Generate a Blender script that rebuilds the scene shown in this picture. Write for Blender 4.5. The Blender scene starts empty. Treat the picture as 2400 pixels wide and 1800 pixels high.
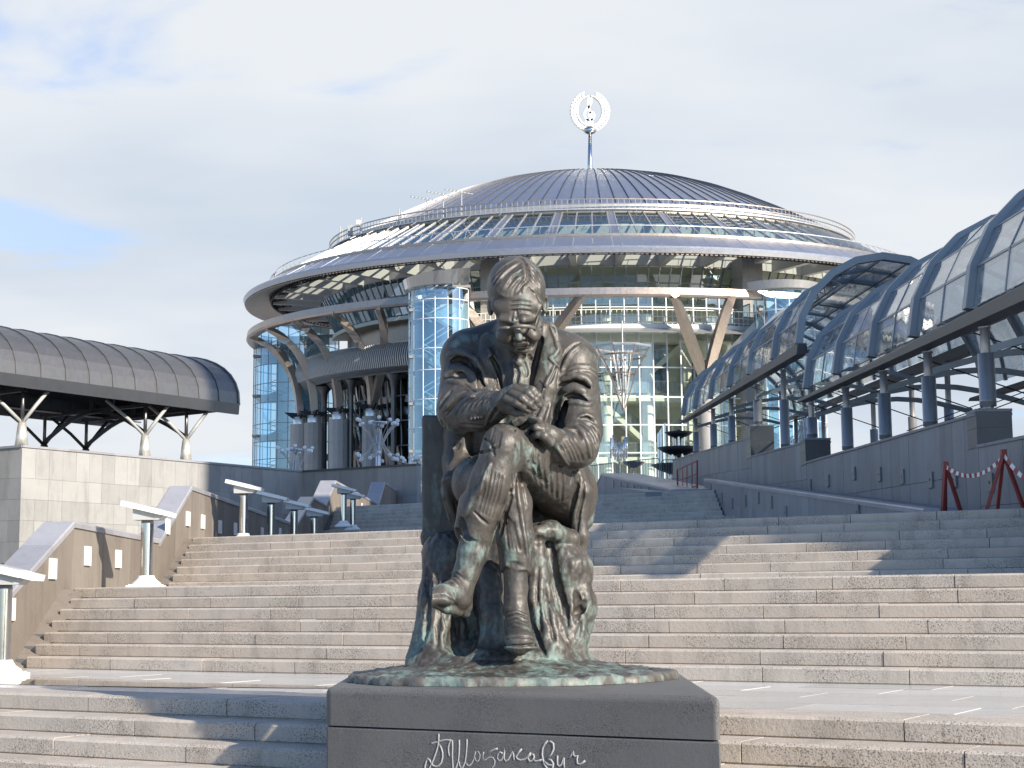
import bpy, math, random
import numpy as np
from mathutils import Vector, Matrix

random.seed(7)
RNG = np.random.default_rng(7)
sc = bpy.context.scene
COL = sc.collection

# ------------------------------------------------------------------ camera
PSI = 0.530079                       # plan angle of the step edges to the view axis
F, TH, RO, ZC = 3781.87, 0.134186, 0.008313, 0.7989
EYE = np.array([0.0, 0.0, ZC])
FW = np.array([0, math.cos(TH), math.sin(TH)])
UP0 = np.array([0, -math.sin(TH), math.cos(TH)])
RT0 = np.array([1.0, 0, 0])
RT = RT0 * math.cos(RO) - UP0 * math.sin(RO)
UP = UP0 * math.cos(RO) + RT0 * math.sin(RO)
cam = bpy.data.cameras.new('camera')
cam.sensor_width = 36.0
cam.lens = F / 2400 * 36.0
cam.clip_start = 0.1
cam.clip_end = 6000
camo = bpy.data.objects.new('camera', cam)
COL.objects.link(camo)
camo.matrix_world = Matrix(((RT[0], UP[0], -FW[0], 0), (RT[1], UP[1], -FW[1], 0),
                            (RT[2], UP[2], -FW[2], ZC), (0, 0, 0, 1)))
sc.camera = camo

# ------------------------------------------------------------------ light
SUN_EL = math.radians(27.0)
TO_SUN_AZ = math.atan2(0.71, -0.70)          # from +Y towards +X
to_sun = Vector((math.sin(TO_SUN_AZ) * math.cos(SUN_EL), math.cos(TO_SUN_AZ) * math.cos(SUN_EL), math.sin(SUN_EL)))
sun = bpy.data.lights.new('sun', 'SUN')
sun.energy = 5.0
sun.angle = math.radians(0.5)
sun.color = (1.0, 0.91, 0.78)
suno = bpy.data.objects.new('sun', sun)
COL.objects.link(suno)
suno.rotation_euler = (-to_sun).to_track_quat('-Z', 'Y').to_euler()
suno.location = (20, -40, 40)

world = bpy.data.worlds.new('World')
sc.world = world
world.use_nodes = True
wt = world.node_tree
wt.nodes.clear()


def wn(t, **k):
    n = wt.nodes.new(t)
    for a, b in k.items():
        if a.startswith('_'):
            setattr(n, a[1:], b)
        else:
            n.inputs[a].default_value = b
    return n


def wl(a, ao, b, bi):
    wt.links.new(a.outputs[ao], b.inputs[bi])


w_out = wn('ShaderNodeOutputWorld')
w_bg = wn('ShaderNodeBackground', Strength=0.12)
w_sky = wn('ShaderNodeTexSky')
w_sky.sky_type = 'NISHITA'
w_sky.sun_disc = False
w_sky.sun_elevation = SUN_EL
w_sky.sun_rotation = TO_SUN_AZ
w_sky.air_density = 1.0
w_sky.dust_density = 0.6
w_sky.ozone_density = 2.0
w_tc = wn('ShaderNodeTexCoord')
w_sep = wn('ShaderNodeSeparateXYZ')
wl(w_tc, 'Generated', w_sep, 0)
w_z = wn('ShaderNodeMath', _operation='MAXIMUM'); w_z.inputs[1].default_value = 0.0
wl(w_sep, 'Z', w_z, 0)
w_zz = wn('ShaderNodeMath', _operation='ADD'); w_zz.inputs[1].default_value = 0.22
wl(w_z, 0, w_zz, 0)
w_dx = wn('ShaderNodeMath', _operation='DIVIDE'); wl(w_sep, 'X', w_dx, 0); wl(w_zz, 0, w_dx, 1)
w_dy = wn('ShaderNodeMath', _operation='DIVIDE'); wl(w_sep, 'Y', w_dy, 0); wl(w_zz, 0, w_dy, 1)
w_cmb = wn('ShaderNodeCombineXYZ'); wl(w_dx, 0, w_cmb, 0); wl(w_dy, 0, w_cmb, 1)
w_map = wn('ShaderNodeMapping')
w_map.inputs['Scale'].default_value = (1.0, 1.7, 1.0)
w_map.inputs['Location'].default_value = (3.1, 1.35, 0.0)
wl(w_cmb, 0, w_map, 0)
w_no = wn('ShaderNodeTexNoise', Scale=1.7, Detail=7.0, Roughness=0.52, Distortion=0.25)
wl(w_map, 0, w_no, 'Vector')
# cloud cover: thins out towards the zenith, closes up towards the horizon
w_cov = wn('ShaderNodeMapRange'); w_cov.inputs[1].default_value = 0.0; w_cov.inputs[2].default_value = 0.9
w_cov.inputs[3].default_value = 0.30; w_cov.inputs[4].default_value = 0.82
w_z2 = wn('ShaderNodeMath', _operation='MULTIPLY'); wl(w_z, 0, w_z2, 0); wl(w_z, 0, w_z2, 1)
wl(w_z2, 0, w_cov, 0)
w_back = wn('ShaderNodeMapRange'); w_back.interpolation_type = 'SMOOTHSTEP'
w_back.inputs[1].default_value = 0.75; w_back.inputs[2].default_value = -0.35
w_back.inputs[3].default_value = 0.0; w_back.inputs[4].default_value = 1.0
wl(w_sep, 'Y', w_back, 0)
w_cv2 = wn('ShaderNodeMath', _operation='MULTIPLY_ADD'); wl(w_back, 0, w_cv2, 0); w_cv2.inputs[1].default_value = 0.42; wl(w_cov, 0, w_cv2, 2)
w_sub = wn('ShaderNodeMath', _operation='SUBTRACT'); wl(w_no, 0, w_sub, 0); wl(w_cv2, 0, w_sub, 1)
w_den = wn('ShaderNodeMapRange'); w_den.interpolation_type = 'SMOOTHSTEP'
w_den.inputs[1].default_value = -0.09; w_den.inputs[2].default_value = 0.10
wl(w_sub, 0, w_den, 0)
# cloud brightness: soft grey undersides
w_n2 = wn('ShaderNodeTexNoise', Scale=1.1, Detail=4.0, Roughness=0.5)
wl(w_map, 0, w_n2, 'Vector')
w_cr = wn('ShaderNodeValToRGB')
w_cr.color_ramp.elements[0].position = 0.36; w_cr.color_ramp.elements[0].color = (3.4, 3.85, 4.45, 1)
w_cr.color_ramp.elements[1].position = 0.62; w_cr.color_ramp.elements[1].color = (4.5, 4.7, 4.95, 1)
wl(w_n2, 0, w_cr, 0)
w_skm = wn('ShaderNodeMix', _data_type='RGBA', _blend_type='MULTIPLY'); w_skm.inputs[0].default_value = 1.0
wl(w_sky, 0, w_skm, 6); w_skm.inputs[7].default_value = (0.80, 0.95, 1.16, 1)
w_hz = wn('ShaderNodeMapRange'); w_hz.inputs[1].default_value = 0.0; w_hz.inputs[2].default_value = 0.5
w_hz.inputs[3].default_value = 0.66; w_hz.inputs[4].default_value = 0.0
wl(w_z2, 0, w_hz, 0)
w_inv = wn('ShaderNodeMath', _operation='SUBTRACT'); w_inv.inputs[0].default_value = 1.0; wl(w_back, 0, w_inv, 1)
w_hz2 = wn('ShaderNodeMath', _operation='MULTIPLY'); wl(w_hz, 0, w_hz2, 0); wl(w_inv, 0, w_hz2, 1)
w_mx = wn('ShaderNodeMath', _operation='MAXIMUM'); wl(w_den, 0, w_mx, 0); wl(w_hz2, 0, w_mx, 1)
w_mix = wn('ShaderNodeMix', _data_type='RGBA')
wl(w_mx, 0, w_mix, 0); wl(w_skm, 2, w_mix, 6); wl(w_cr, 0, w_mix, 7)
wl(w_mix, 2, w_bg, 0)
wl(w_bg, 0, w_out, 0)

sc.view_settings.view_transform = 'Standard'
sc.view_settings.look = 'None'
sc.view_settings.exposure = 0.62
sc.view_settings.gamma = 1.0
sc.view_settings.use_curve_mapping = False
sc.render.engine = 'CYCLES'
sc.cycles.max_bounces = 8
sc.cycles.transparent_max_bounces = 24
sc.cycles.use_denoising = True
sc.cycles.sample_clamp_indirect = 6.0
sc.cycles.caustics_reflective = False
sc.cycles.caustics_refractive = False

# ------------------------------------------------------------------ frames used while building
NN = np.array([math.sin(PSI), math.cos(PSI), 0.0])     # uphill, square to the step edges
SS = np.array([math.cos(PSI), -math.sin(PSI), 0.0])    # along the step edges
ZZ = np.array([0.0, 0.0, 1.0])


def ray(x, y):
    return FW + RT * ((x - 1200) / F) + UP * ((900 - y) / F)


def at(x, y, Y):
    """surveyed point: sight line through photo pixel (x, y) met at distance Y"""
    d = ray(x, y)
    return EYE + d * (Y / d[1])


def atZ(x, y, Z):
    d = ray(x, y)
    return EYE + d * ((Z - ZC) / d[2])


# ------------------------------------------------------------------ mesh builder
class MB:
    def __init__(self):
        self.v = []
        self.f = []

    def add(self, V, Fc):
        b = len(self.v)
        self.v.extend([tuple(map(float, p)) for p in V])
        self.f.extend([tuple(i + b for i in f) for f in Fc])
        return self

    def quad(self, a, b, c, d):
        return self.add([a, b, c, d], [(0, 1, 2, 3)])

    def hexa(self, p):        # p: 4 bottom, 4 top
        return self.add(p, [(3, 2, 1, 0), (4, 5, 6, 7), (0, 1, 5, 4), (1, 2, 6, 5), (2, 3, 7, 6), (3, 0, 4, 7)])

    def box(self, c, sx, sy, sz, ex=(1, 0, 0), ey=(0, 1, 0), ez=(0, 0, 1)):
        c = np.array(c, float); ex = np.array(ex, float) * sx / 2; ey = np.array(ey, float) * sy / 2; ez = np.array(ez, float) * sz / 2
        p = [c - ex - ey - ez, c + ex - ey - ez, c + ex + ey - ez, c - ex + ey - ez,
             c - ex - ey + ez, c + ex - ey + ez, c + ex + ey + ez, c - ex + ey + ez]
        return self.hexa(p)

    def prism(self, poly, ext):
        n = len(poly); poly = [np.array(p, float) for p in poly]; ext = np.array(ext, float)
        V = poly + [p + ext for p in poly]
        Fc = [tuple(range(n - 1, -1, -1)), tuple(range(n, 2 * n))] + [(i, (i + 1) % n, n + (i + 1) % n, n + i) for i in range(n)]
        return self.add(V, Fc)

    def beam(self, a, b, w, h, up=(0, 0, 1)):
        """rectangular bar from a to b, w across, h along up"""
        a = np.array(a, float); b = np.array(b, float); d = b - a; L = np.linalg.norm(d)
        if L < 1e-9:
            return self
        d /= L; u = np.array(up, float); x = np.cross(d, u)
        if np.linalg.norm(x) < 1e-6:
            x = np.cross(d, np.array([0, 1.0, 0]))
        x /= np.linalg.norm(x); u = np.cross(x, d)
        return self.box((a + b) / 2, w, L, h, x, d, u)

    def tube(self, a, b, r0, r1=None, n=10, cap=True):
        r1 = r0 if r1 is None else r1
        return self.path([a, b], [r0, r1], n, cap)

    def path(self, pts, radii, n=8, cap=True):
        pts = [np.array(p, float) for p in pts]
        if not hasattr(radii, '__len__'):
            radii = [radii] * len(pts)
        V = []; Fc = []; m = len(pts); px = None
        for i, p in enumerate(pts):
            d = pts[min(i + 1, m - 1)] - pts[max(i - 1, 0)]; d = d / (np.linalg.norm(d) + 1e-12)
            if px is None:
                u = np.array([0, 0, 1.0]) if abs(d[2]) < 0.9 else np.array([1.0, 0, 0])
                px = np.cross(d, u)
            px = px - d * (px @ d); px = px / np.linalg.norm(px); py = np.cross(d, px)
            for k in range(n):
                a = 2 * math.pi * k / n
                V.append(p + (px * math.cos(a) + py * math.sin(a)) * radii[i])
        for i in range(m - 1):
            for k in range(n):
                Fc.append((i * n + k, i * n + (k + 1) % n, (i + 1) * n + (k + 1) % n, (i + 1) * n + k))
        if cap:
            Fc.append(tuple(range(n - 1, -1, -1))); Fc.append(tuple(range((m - 1) * n, m * n)))
        return self.add(V, Fc)

    def bars(self, pts, w, h, normals):
        """rectangular section swept along a polyline; normals give the h direction"""
        V = []; m = len(pts)
        pts = [np.array(p, float) for p in pts]
        if not hasattr(w, '__len__'): w = [w] * m
        if not hasattr(h, '__len__'): h = [h] * m
        for i, p in enumerate(pts):
            d = pts[min(i + 1, m - 1)] - pts[max(i - 1, 0)]; d = d / (np.linalg.norm(d) + 1e-12)
            u = np.array(normals[i], float); u = u - d * (u @ d); u /= np.linalg.norm(u); x = np.cross(d, u)
            for sx, su in ((-1, -1), (1, -1), (1, 1), (-1, 1)):
                V.append(p + x * w[i] / 2 * sx + u * h[i] / 2 * su)
        Fc = [(3, 2, 1, 0), tuple(4 * (m - 1) + k for k in range(4))]
        for i in range(m - 1):
            for k in range(4):
                Fc.append((4 * i + k, 4 * i + (k + 1) % 4, 4 * i + 4 + (k + 1) % 4, 4 * i + 4 + k))
        return self.add(V, Fc)

    def lathe(self, prof, c=(0, 0, 0), n=24, a0=0.0, a1=2 * math.pi, ys=1.0, close=True):
        c = np.array(c, float); V = []; Fc = []; full = abs(a1 - a0 - 2 * math.pi) < 1e-6
        m = len(prof); na = n if full else n + 1
        for k in range(na):
            a = a0 + (a1 - a0) * k / n
            for r, z in prof:
                V.append(c + np.array([r * math.sin(a), -r * math.cos(a) * ys, z]))
        for k in range(n):
            k2 = (k + 1) % na
            for i in range(m - 1):
                Fc.append((k * m + i, k2 * m + i, k2 * m + i + 1, k * m + i + 1))
        return self.add(V, Fc)

    def sphere(self, c, r, n=10, m=7, s=(1, 1, 1)):
        prof = [(max(r * math.sin(math.pi * i / m), 1e-4), -r * math.cos(math.pi * i / m)) for i in range(m + 1)]
        b = len(self.v); self.lathe(prof, (0, 0, 0), n)
        for i in range(b, len(self.v)):
            p = self.v[i]; self.v[i] = (p[0] * s[0] + c[0], p[1] * s[1] + c[1], p[2] * s[2] + c[2])
        return self

    def mesh(self, name, mat=None, smooth=False, bevel=0):
        me = bpy.data.meshes.new(name)
        me.from_pydata(self.v, [], self.f)
        if mat is not None:
            me.materials.append(mat)
        if smooth:
            me.polygons.foreach_set('use_smooth', [True] * len(me.polygons))
        me.update()
        return me

    def build(self, name, mat=None, parent=None, smooth=False):
        return link(name, self.mesh(name, mat, smooth), parent)


def link(name, me, parent=None, loc=None):
    o = bpy.data.objects.new(name, me)
    COL.objects.link(o)
    if parent is not None:
        put(o, parent)
    if loc is not None:
        o.location = loc
    return o


def base_of(o):
    p = Vector((0, 0, 0))
    while o is not None:
        p += o.location
        if o.parent is not None:
            p += o.matrix_parent_inverse.translation
        o = o.parent
    return p


def put(o, parent):
    o.parent = parent
    o.matrix_parent_inverse = Matrix.Translation(-base_of(parent))


def tag(o, label=None, cat=None, group=None, kind=None):
    if label: o['label'] = label
    if cat: o['category'] = cat
    if group: o['group'] = group
    if kind: o['kind'] = kind
    return o


def thing(name, label, cat, loc=(0, 0, 0), group=None, kind=None):
    o = bpy.data.objects.new(name, None)
    o.empty_display_size = 0.2
    COL.objects.link(o)
    o.location = tuple(map(float, loc))
    return tag(o, label, cat, group, kind)


def copy_tree(o, parent=None):
    c = o.copy(); COL.objects.link(c)
    if parent is not None:
        c.parent = parent
    for ch in list(o.children):
        copy_tree(ch, c)
    return c


# ------------------------------------------------------------------ materials
class NT:
    def __init__(self, name):
        self.m = bpy.data.materials.new(name); self.m.use_nodes = True
        self.t = self.m.node_tree; self.t.nodes.clear()
        self.out = self.t.nodes.new('ShaderNodeOutputMaterial')

    def n(self, typ, props=None, **ins):
        nd = self.t.nodes.new('ShaderNode' + typ)
        for k, v in (props or {}).items():
            setattr(nd, k, v)
        for k, v in ins.items():
            k2 = {'i%d' % i: i for i in range(12)}.get(k, k.replace('_', ' '))
            s = nd.inputs[k2]
            if hasattr(v, 'bl_rna') and hasattr(v, 'is_linked'):
                self.t.links.new(v, s)
            else:
                s.default_value = v
        return nd

    def link(self, a, b):
        self.t.links.new(a, b)

    def noise(self, vec, scale, detail=3, rough=0.5, dist=0.0):
        nd = self.n('TexNoise', Scale=scale, Detail=detail, Roughness=rough, Distortion=dist)
        if vec is not None: self.link(vec, nd.inputs['Vector'])
        return nd.outputs[0]

    def ramp(self, fac, *stops, interp='LINEAR'):
        nd = self.n('ValToRGB'); cr = nd.color_ramp; cr.interpolation = interp
        while len(cr.elements) < len(stops): cr.elements.new(0.5)
        for e, (p, c) in zip(cr.elements, stops):
            e.position = p; e.color = (c, c, c, 1) if not hasattr(c, '__len__') else (*c, 1)
        self.link(fac, nd.inputs[0])
        return nd.outputs[0]

    def mix(self, fac, a, b, mode='MIX'):
        nd = self.n('Mix', {'data_type': 'RGBA', 'blend_type': mode})
        for s, v in ((0, fac), (6, a), (7, b)):
            if hasattr(v, 'is_linked'): self.link(v, nd.inputs[s])
            elif hasattr(v, '__len__'): nd.inputs[s].default_value = (*v, 1)
            else: nd.inputs[s].default_value = v
        return nd.outputs[2]

    def math(self, op, a, b=0.0, clamp=False):
        nd = self.n('Math', {'operation': op, 'use_clamp': clamp})
        for s, v in ((0, a), (1, b)):
            if hasattr(v, 'is_linked'): self.link(v, nd.inputs[s])
            else: nd.inputs[s].default_value = v
        return nd.outputs[0]

    def pos(self, scale=(1, 1, 1)):
        g = self.n('NewGeometry')
        mp = self.n('Mapping'); mp.inputs['Scale'].default_value = scale
        self.link(g.outputs['Position'], mp.inputs['Vector'])
        return mp.outputs[0]

    def obj(self, scale=(1, 1, 1)):
        g = self.n('TexCoord')
        mp = self.n('Mapping'); mp.inputs['Scale'].default_value = scale
        self.link(g.outputs['Object'], mp.inputs['Vector'])
        return mp.outputs[0]

    def rnd(self):
        return self.n('ObjectInfo').outputs['Random']

    def bump(self, h, strength=0.3, dist=0.01):
        nd = self.n('Bump', Strength=strength, Distance=dist)
        self.link(h, nd.inputs['Height'])
        return nd.outputs[0]

    def bsdf(self, col, rough=0.5, metal=0.0, normal=None, spec=0.5):
        b = self.n('BsdfPrincipled')
        for k, v in (('Base Color', col), ('Roughness', rough), ('Metallic', metal), ('Specular IOR Level', spec)):
            s = b.inputs[k]
            if hasattr(v, 'is_linked'): self.link(v, s)
            elif hasattr(v, '__len__'): s.default_value = (*v, 1)
            else: s.default_value = v
        if normal is not None: self.link(normal, b.inputs['Normal'])
        return b.outputs[0]

    def done(self, sh):
        self.link(sh, self.out.inputs['Surface'])
        return self.m


def mat_granite(name, c0, c1, speck, vein=0.0, rough=0.75, scale=90.0, stain=0.5, streak=(1.6, 1.6, 0.35), bump=0.35, tone=0.25, pale=None):
    """speckled stone: two tones picked per block, grain, drip stains"""
    t = NT(name)
    p = t.pos()
    r = t.rnd()
    cl = t.noise(p, 0.9, 4, 0.55)
    big = t.mix(t.math('MULTIPLY', t.math('ADD', r, t.math('MULTIPLY', t.math('SUBTRACT', cl, 0.5), 2.4)), 1.0, True), c0, c1)
    g1 = t.noise(p, scale, 2, 0.6)
    dark = t.ramp(g1, (0.36, 1.0), (0.5, 0.0))
    # the grain shows only where the skin of dirt is off
    bare = t.ramp(t.noise(t.pos((0.7, 0.7, 1.4)), 2.1, 3, 0.6), (0.42, 0.12), (0.58, 1.0))
    col = t.mix(t.math('MULTIPLY', t.math('MULTIPLY', dark, bare), speck), big, tuple(x * 0.22 for x in c0))
    lt = t.ramp(t.noise(p, scale * 0.7, 1, 0.5), (0.62, 0.0), (0.75, 0.55))
    col = t.mix(t.math('MULTIPLY', lt, bare), col, tuple(min(1, x * 1.5) for x in c1))
    st = t.ramp(t.noise(t.pos(streak), 2.6, 5, 0.65, 0.3), (0.50, 0.0), (0.70, 1.0))
    col = t.mix(t.math('MULTIPLY', st, stain), col, tuple(x * 0.38 for x in c0))
    v = t.mix(1.0, col, t.ramp(r, (0.0, 1.0 - tone), (1.0, 1.0)), 'MULTIPLY')
    h = t.math('ADD', t.noise(p, 28, 4, 0.6), t.math('MULTIPLY', g1, 0.5))
    return t.done(t.bsdf(v, rough, 0, t.bump(h, bump, 0.012), 0.35))


def mat_metal(name, col, rough=0.3, metal=1.0, var=0.15, brush=0.0, dirt=0.0, bump=0.05):
    t = NT(name)
    p = t.pos()
    n = t.noise(p, 1.4, 4, 0.6)
    r = t.rnd()
    c = t.mix(t.math('ADD', t.math('MULTIPLY', n, 0.7), t.math('MULTIPLY', r, 0.4), True), tuple(x * (1 - var) for x in col), tuple(min(1, x * (1 + var)) for x in col))
    if dirt:
        d = t.ramp(t.noise(t.pos((3, 3, 0.6)), 3.0, 5, 0.65), (0.5, 0.0), (0.75, dirt))
        c = t.mix(d, c, (0.10, 0.085, 0.07))
    rr = t.math('ADD', t.math('MULTIPLY', t.noise(p, 6.0, 3, 0.6), 0.25), rough - 0.12)
    return t.done(t.bsdf(c, rr, metal, t.bump(t.noise(p, 2.5, 2, 0.5), bump, 0.03)))


def mat_plain(name, col, rough=0.6, metal=0.0, var=0.12, sc_=3.0, bump=0.08):
    t = NT(name)
    p = t.pos()
    c = t.mix(t.noise(p, sc_, 5, 0.6), tuple(x * (1 - var) for x in col), tuple(min(1, x * (1 + var)) for x in col))
    return t.done(t.bsdf(c, rough, metal, t.bump(t.noise(p, sc_ * 12, 3, 0.6), bump, 0.01)))


def mat_glass(name, tint, refl=0.15, edge=0.75, rough=0.02, milk=0.0, milkcol=(0.6, 0.65, 0.68), wave=0.0, rcol=(1, 1, 1)):
    t = NT(name)
    tr = t.n('BsdfTransparent', Color=(*tint, 1)).outputs[0]
    nrm = None
    gl = t.n('BsdfGlossy', Color=(*rcol, 1), Roughness=rough)
    if wave:
        off = t.n('VectorMath', {'operation': 'ADD'})
        t.link(t.pos(), off.inputs[0])
        t.link(t.n('CombineXYZ', X=t.math('MULTIPLY', t.rnd(), 37.0), Y=t.math('MULTIPLY', t.rnd(), 11.0)).outputs[0], off.inputs[1])
        t.link(t.bump(t.noise(off.outputs[0], 0.8, 2, 0.5), wave, 0.1), gl.inputs['Normal'])
    lw = t.n('LayerWeight', Blend=0.35)
    fac = t.math('ADD', t.math('MULTIPLY', t.math('POWER', lw.outputs['Facing'], 2.5), edge - refl), refl, True)
    if milk:
        df = t.n('BsdfDiffuse', Color=(*milkcol, 1)).outputs[0]
        tl = t.n('BsdfTranslucent', Color=(*milkcol, 1)).outputs[0]
        mm = t.n('MixShader', Fac=0.5); t.link(df, mm.inputs[1]); t.link(tl, mm.inputs[2])
        dirt = t.math('MULTIPLY', t.ramp(t.noise(t.pos((2, 2, 0.7)), 1.6, 4, 0.6), (0.3, 0.6), (0.7, 1.3)), milk, True)
        m0 = t.n('MixShader', Fac=dirt); t.link(tr, m0.inputs[1]); t.link(mm.outputs[0], m0.inputs[2])
        tr = m0.outputs[0]
    m = t.n('MixShader', Fac=fac); t.link(tr, m.inputs[1]); t.link(gl.outputs[0], m.inputs[2])
    return t.done(m.outputs[0])


MT = {}
MT['step'] = mat_granite('step_granite', (0.60, 0.52, 0.435), (0.52, 0.465, 0.40), 0.85, stain=0.38, scale=75, tone=0.18)
MT['slab'] = mat_granite('paving_granite', (0.56, 0.545, 0.515), (0.64, 0.625, 0.60), 0.12, rough=0.2, stain=0.16, streak=(0.5, 1.5, 1), bump=0.1, tone=0.12)
MT['pedestal'] = mat_granite('pedestal_granite', (0.125, 0.12, 0.115), (0.15, 0.145, 0.14), 0.7, rough=0.55, scale=120, stain=0.25, streak=(0.8, 0.8, 0.5), bump=0.15, tone=0.2)
MT['parapet'] = mat_granite('parapet_granite', (0.22, 0.185, 0.155), (0.26, 0.225, 0.19), 0.35, rough=0.7, stain=0.35, streak=(2.6, 2.6, 0.3), bump=0.2, tone=0.12)
MT['coping'] = mat_granite('coping_granite', (0.33, 0.325, 0.345), (0.38, 0.375, 0.39), 0.35, rough=0.3, stain=0.2, bump=0.12, tone=0.12)
MT['palewall'] = mat_granite('pale_granite', (0.35, 0.34, 0.32), (0.40, 0.39, 0.37), 0.22, rough=0.6, stain=0.30, streak=(0.8, 0.8, 0.2), bump=0.08, tone=0.12)
MT['greywall'] = mat_granite('grey_granite', (0.25, 0.26, 0.275), (0.29, 0.30, 0.315), 0.35, rough=0.5, stain=0.35, streak=(1.5, 1.5, 0.2), bump=0.08, tone=0.14)
MT['darkgranite'] = mat_granite('dark_granite', (0.10, 0.105, 0.115), (0.13, 0.135, 0.145), 0.5, rough=0.35, stain=0.2, bump=0.06, tone=0.1)
MT['concrete'] = mat_plain('pale_concrete', (0.60, 0.57, 0.51), 0.8, 0, 0.08, 0.6)
MT['facing'] = mat_granite('facing_granite', (0.33, 0.315, 0.29), (0.37, 0.35, 0.325), 0.2, rough=0.6, stain=0.2, bump=0.05, tone=0.1)
MT['white'] = mat_plain('white_paint', (0.78, 0.77, 0.74), 0.45, 0, 0.05, 2.0)
MT['lampgrey'] = mat_plain('lamp_grey', (0.42, 0.42, 0.40), 0.5, 0.0, 0.08, 3.0)
MT['steel'] = mat_metal('polished_steel', (0.62, 0.62, 0.61), 0.16, 1.0, 0.08)
MT['column'] = mat_metal('brushed_steel', (0.50, 0.49, 0.475), 0.42, 0.7, 0.12, dirt=0.2)
MT['frame'] = mat_plain('painted_steel', (0.24, 0.27, 0.295), 0.38, 0.35, 0.18, 1.5)
MT['beam'] = mat_plain('dark_beam', (0.055, 0.05, 0.05), 0.45, 0.3, 0.2, 1.5)
MT['roof'] = mat_metal('roof_steel', (0.56, 0.57, 0.60), 0.40, 0.9, 0.12, bump=0.08)
MT['canopy'] = mat_metal('zinc_roof', (0.21, 0.205, 0.20), 0.46, 0.75, 0.15, dirt=0.3)
MT['bronzesteel'] = mat_metal('bronze_cladding', (0.40, 0.335, 0.28), 0.36, 0.85, 0.2, dirt=0.3)
MT['darksteel'] = mat_metal('dark_steel', (0.15, 0.145, 0.145), 0.38, 0.8, 0.2)
MT['black'] = mat_plain('black_metal', (0.025, 0.025, 0.027), 0.5, 0.3)
MT['silver'] = mat_metal('bright_gilding', (0.95, 0.91, 0.80), 0.42, 0.75, 0.05)
MT['mullion'] = mat_plain('mullion_white', (0.70, 0.72, 0.72), 0.4, 0.1, 0.04)
MT['interior'] = mat_plain('interior_plaster', (0.74, 0.76, 0.66), 0.85, 0, 0.05, 0.5)
MT['floor_in'] = mat_plain('interior_floor', (0.50, 0.42, 0.30), 0.5, 0, 0.1, 0.7)
MT['glass'] = mat_glass('curtain_glass', (0.945, 0.97, 0.935), 0.10, 0.7, wave=0.02)
MT['blueglass'] = mat_glass('blue_glass', (0.50, 0.75, 0.92), 0.28, 0.8, wave=0.008, rcol=(0.85, 0.95, 1.0))
MT['darkglass'] = mat_glass('dark_glass', (0.18, 0.18, 0.17), 0.22, 0.8, wave=0.10)
MT['roofglass'] = mat_glass('roof_glass', (0.90, 0.95, 0.95), 0.20, 0.8, wave=0.05)
MT['tunnelglass'] = mat_glass('tunnel_glass', (0.86, 0.89, 0.90), 0.14, 0.75, wave=0.06, milk=0.24, milkcol=(0.62, 0.66, 0.70))
MT['red'] = mat_plain('red_paint', (0.28, 0.045, 0.035), 0.45, 0, 0.15)
MT['tape'] = mat_plain('tape_white', (0.75, 0.74, 0.72), 0.5)
MT['fence'] = mat_metal('galvanised', (0.22, 0.25, 0.27), 0.4, 0.8, 0.1)
MT['globe'] = mat_plain('globe_white', (0.80, 0.80, 0.79), 0.25)
MT['water'] = None
t_ = NT('water_film'); MT['water'] = t_.done(t_.bsdf((0.20, 0.19, 0.17), 0.03, 0.0, t_.bump(t_.noise(t_.pos(), 6, 2, 0.5), 0.02, 0.01), 0.9))
t_ = NT('asphalt'); MT['ground'] = t_.done(t_.bsdf(t_.mix(t_.noise(t_.pos(), 0.7, 6, 0.6), (0.20, 0.19, 0.175), (0.28, 0.265, 0.245)), 0.85, 0, t_.bump(t_.noise(t_.pos(), 40, 3, 0.6), 0.2, 0.01)))
# ================================================================== SETTING: ground, stairs, terraces
g = MB(); g.quad((-900, -400, -1.06), (900, -400, -1.06), (900, 2500, -1.06), (-900, 2500, -1.06))
tag(g.build('ground', MT['ground']), 'grey paved ground around the staircase', kind='structure')

RISE = 0.15
T = 0.319


def s_at(X, d):
    return (X - d * NN[0]) / SS[0]


def stone(s0, s1, d, z0, h, depth, jit):
    """one granite step stone with an eased front edge, in plan coordinates along SS / NN"""
    a, b = s0 + 0.005, s1 - 0.005
    d = d + jit[0]; z0 = z0; h = h + jit[1]
    prof = [(0.016, z0), (0.014, z0 + 0.017), (0.002, z0 + 0.024), (0, z0 + h - 0.02), (0.02, z0 + h), (depth, z0 + h), (depth, z0)]
    pts = [SS * a + NN * (d + u) + ZZ * z for u, z in prof]
    return MB().prism(pts, SS * (b - a))


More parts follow.
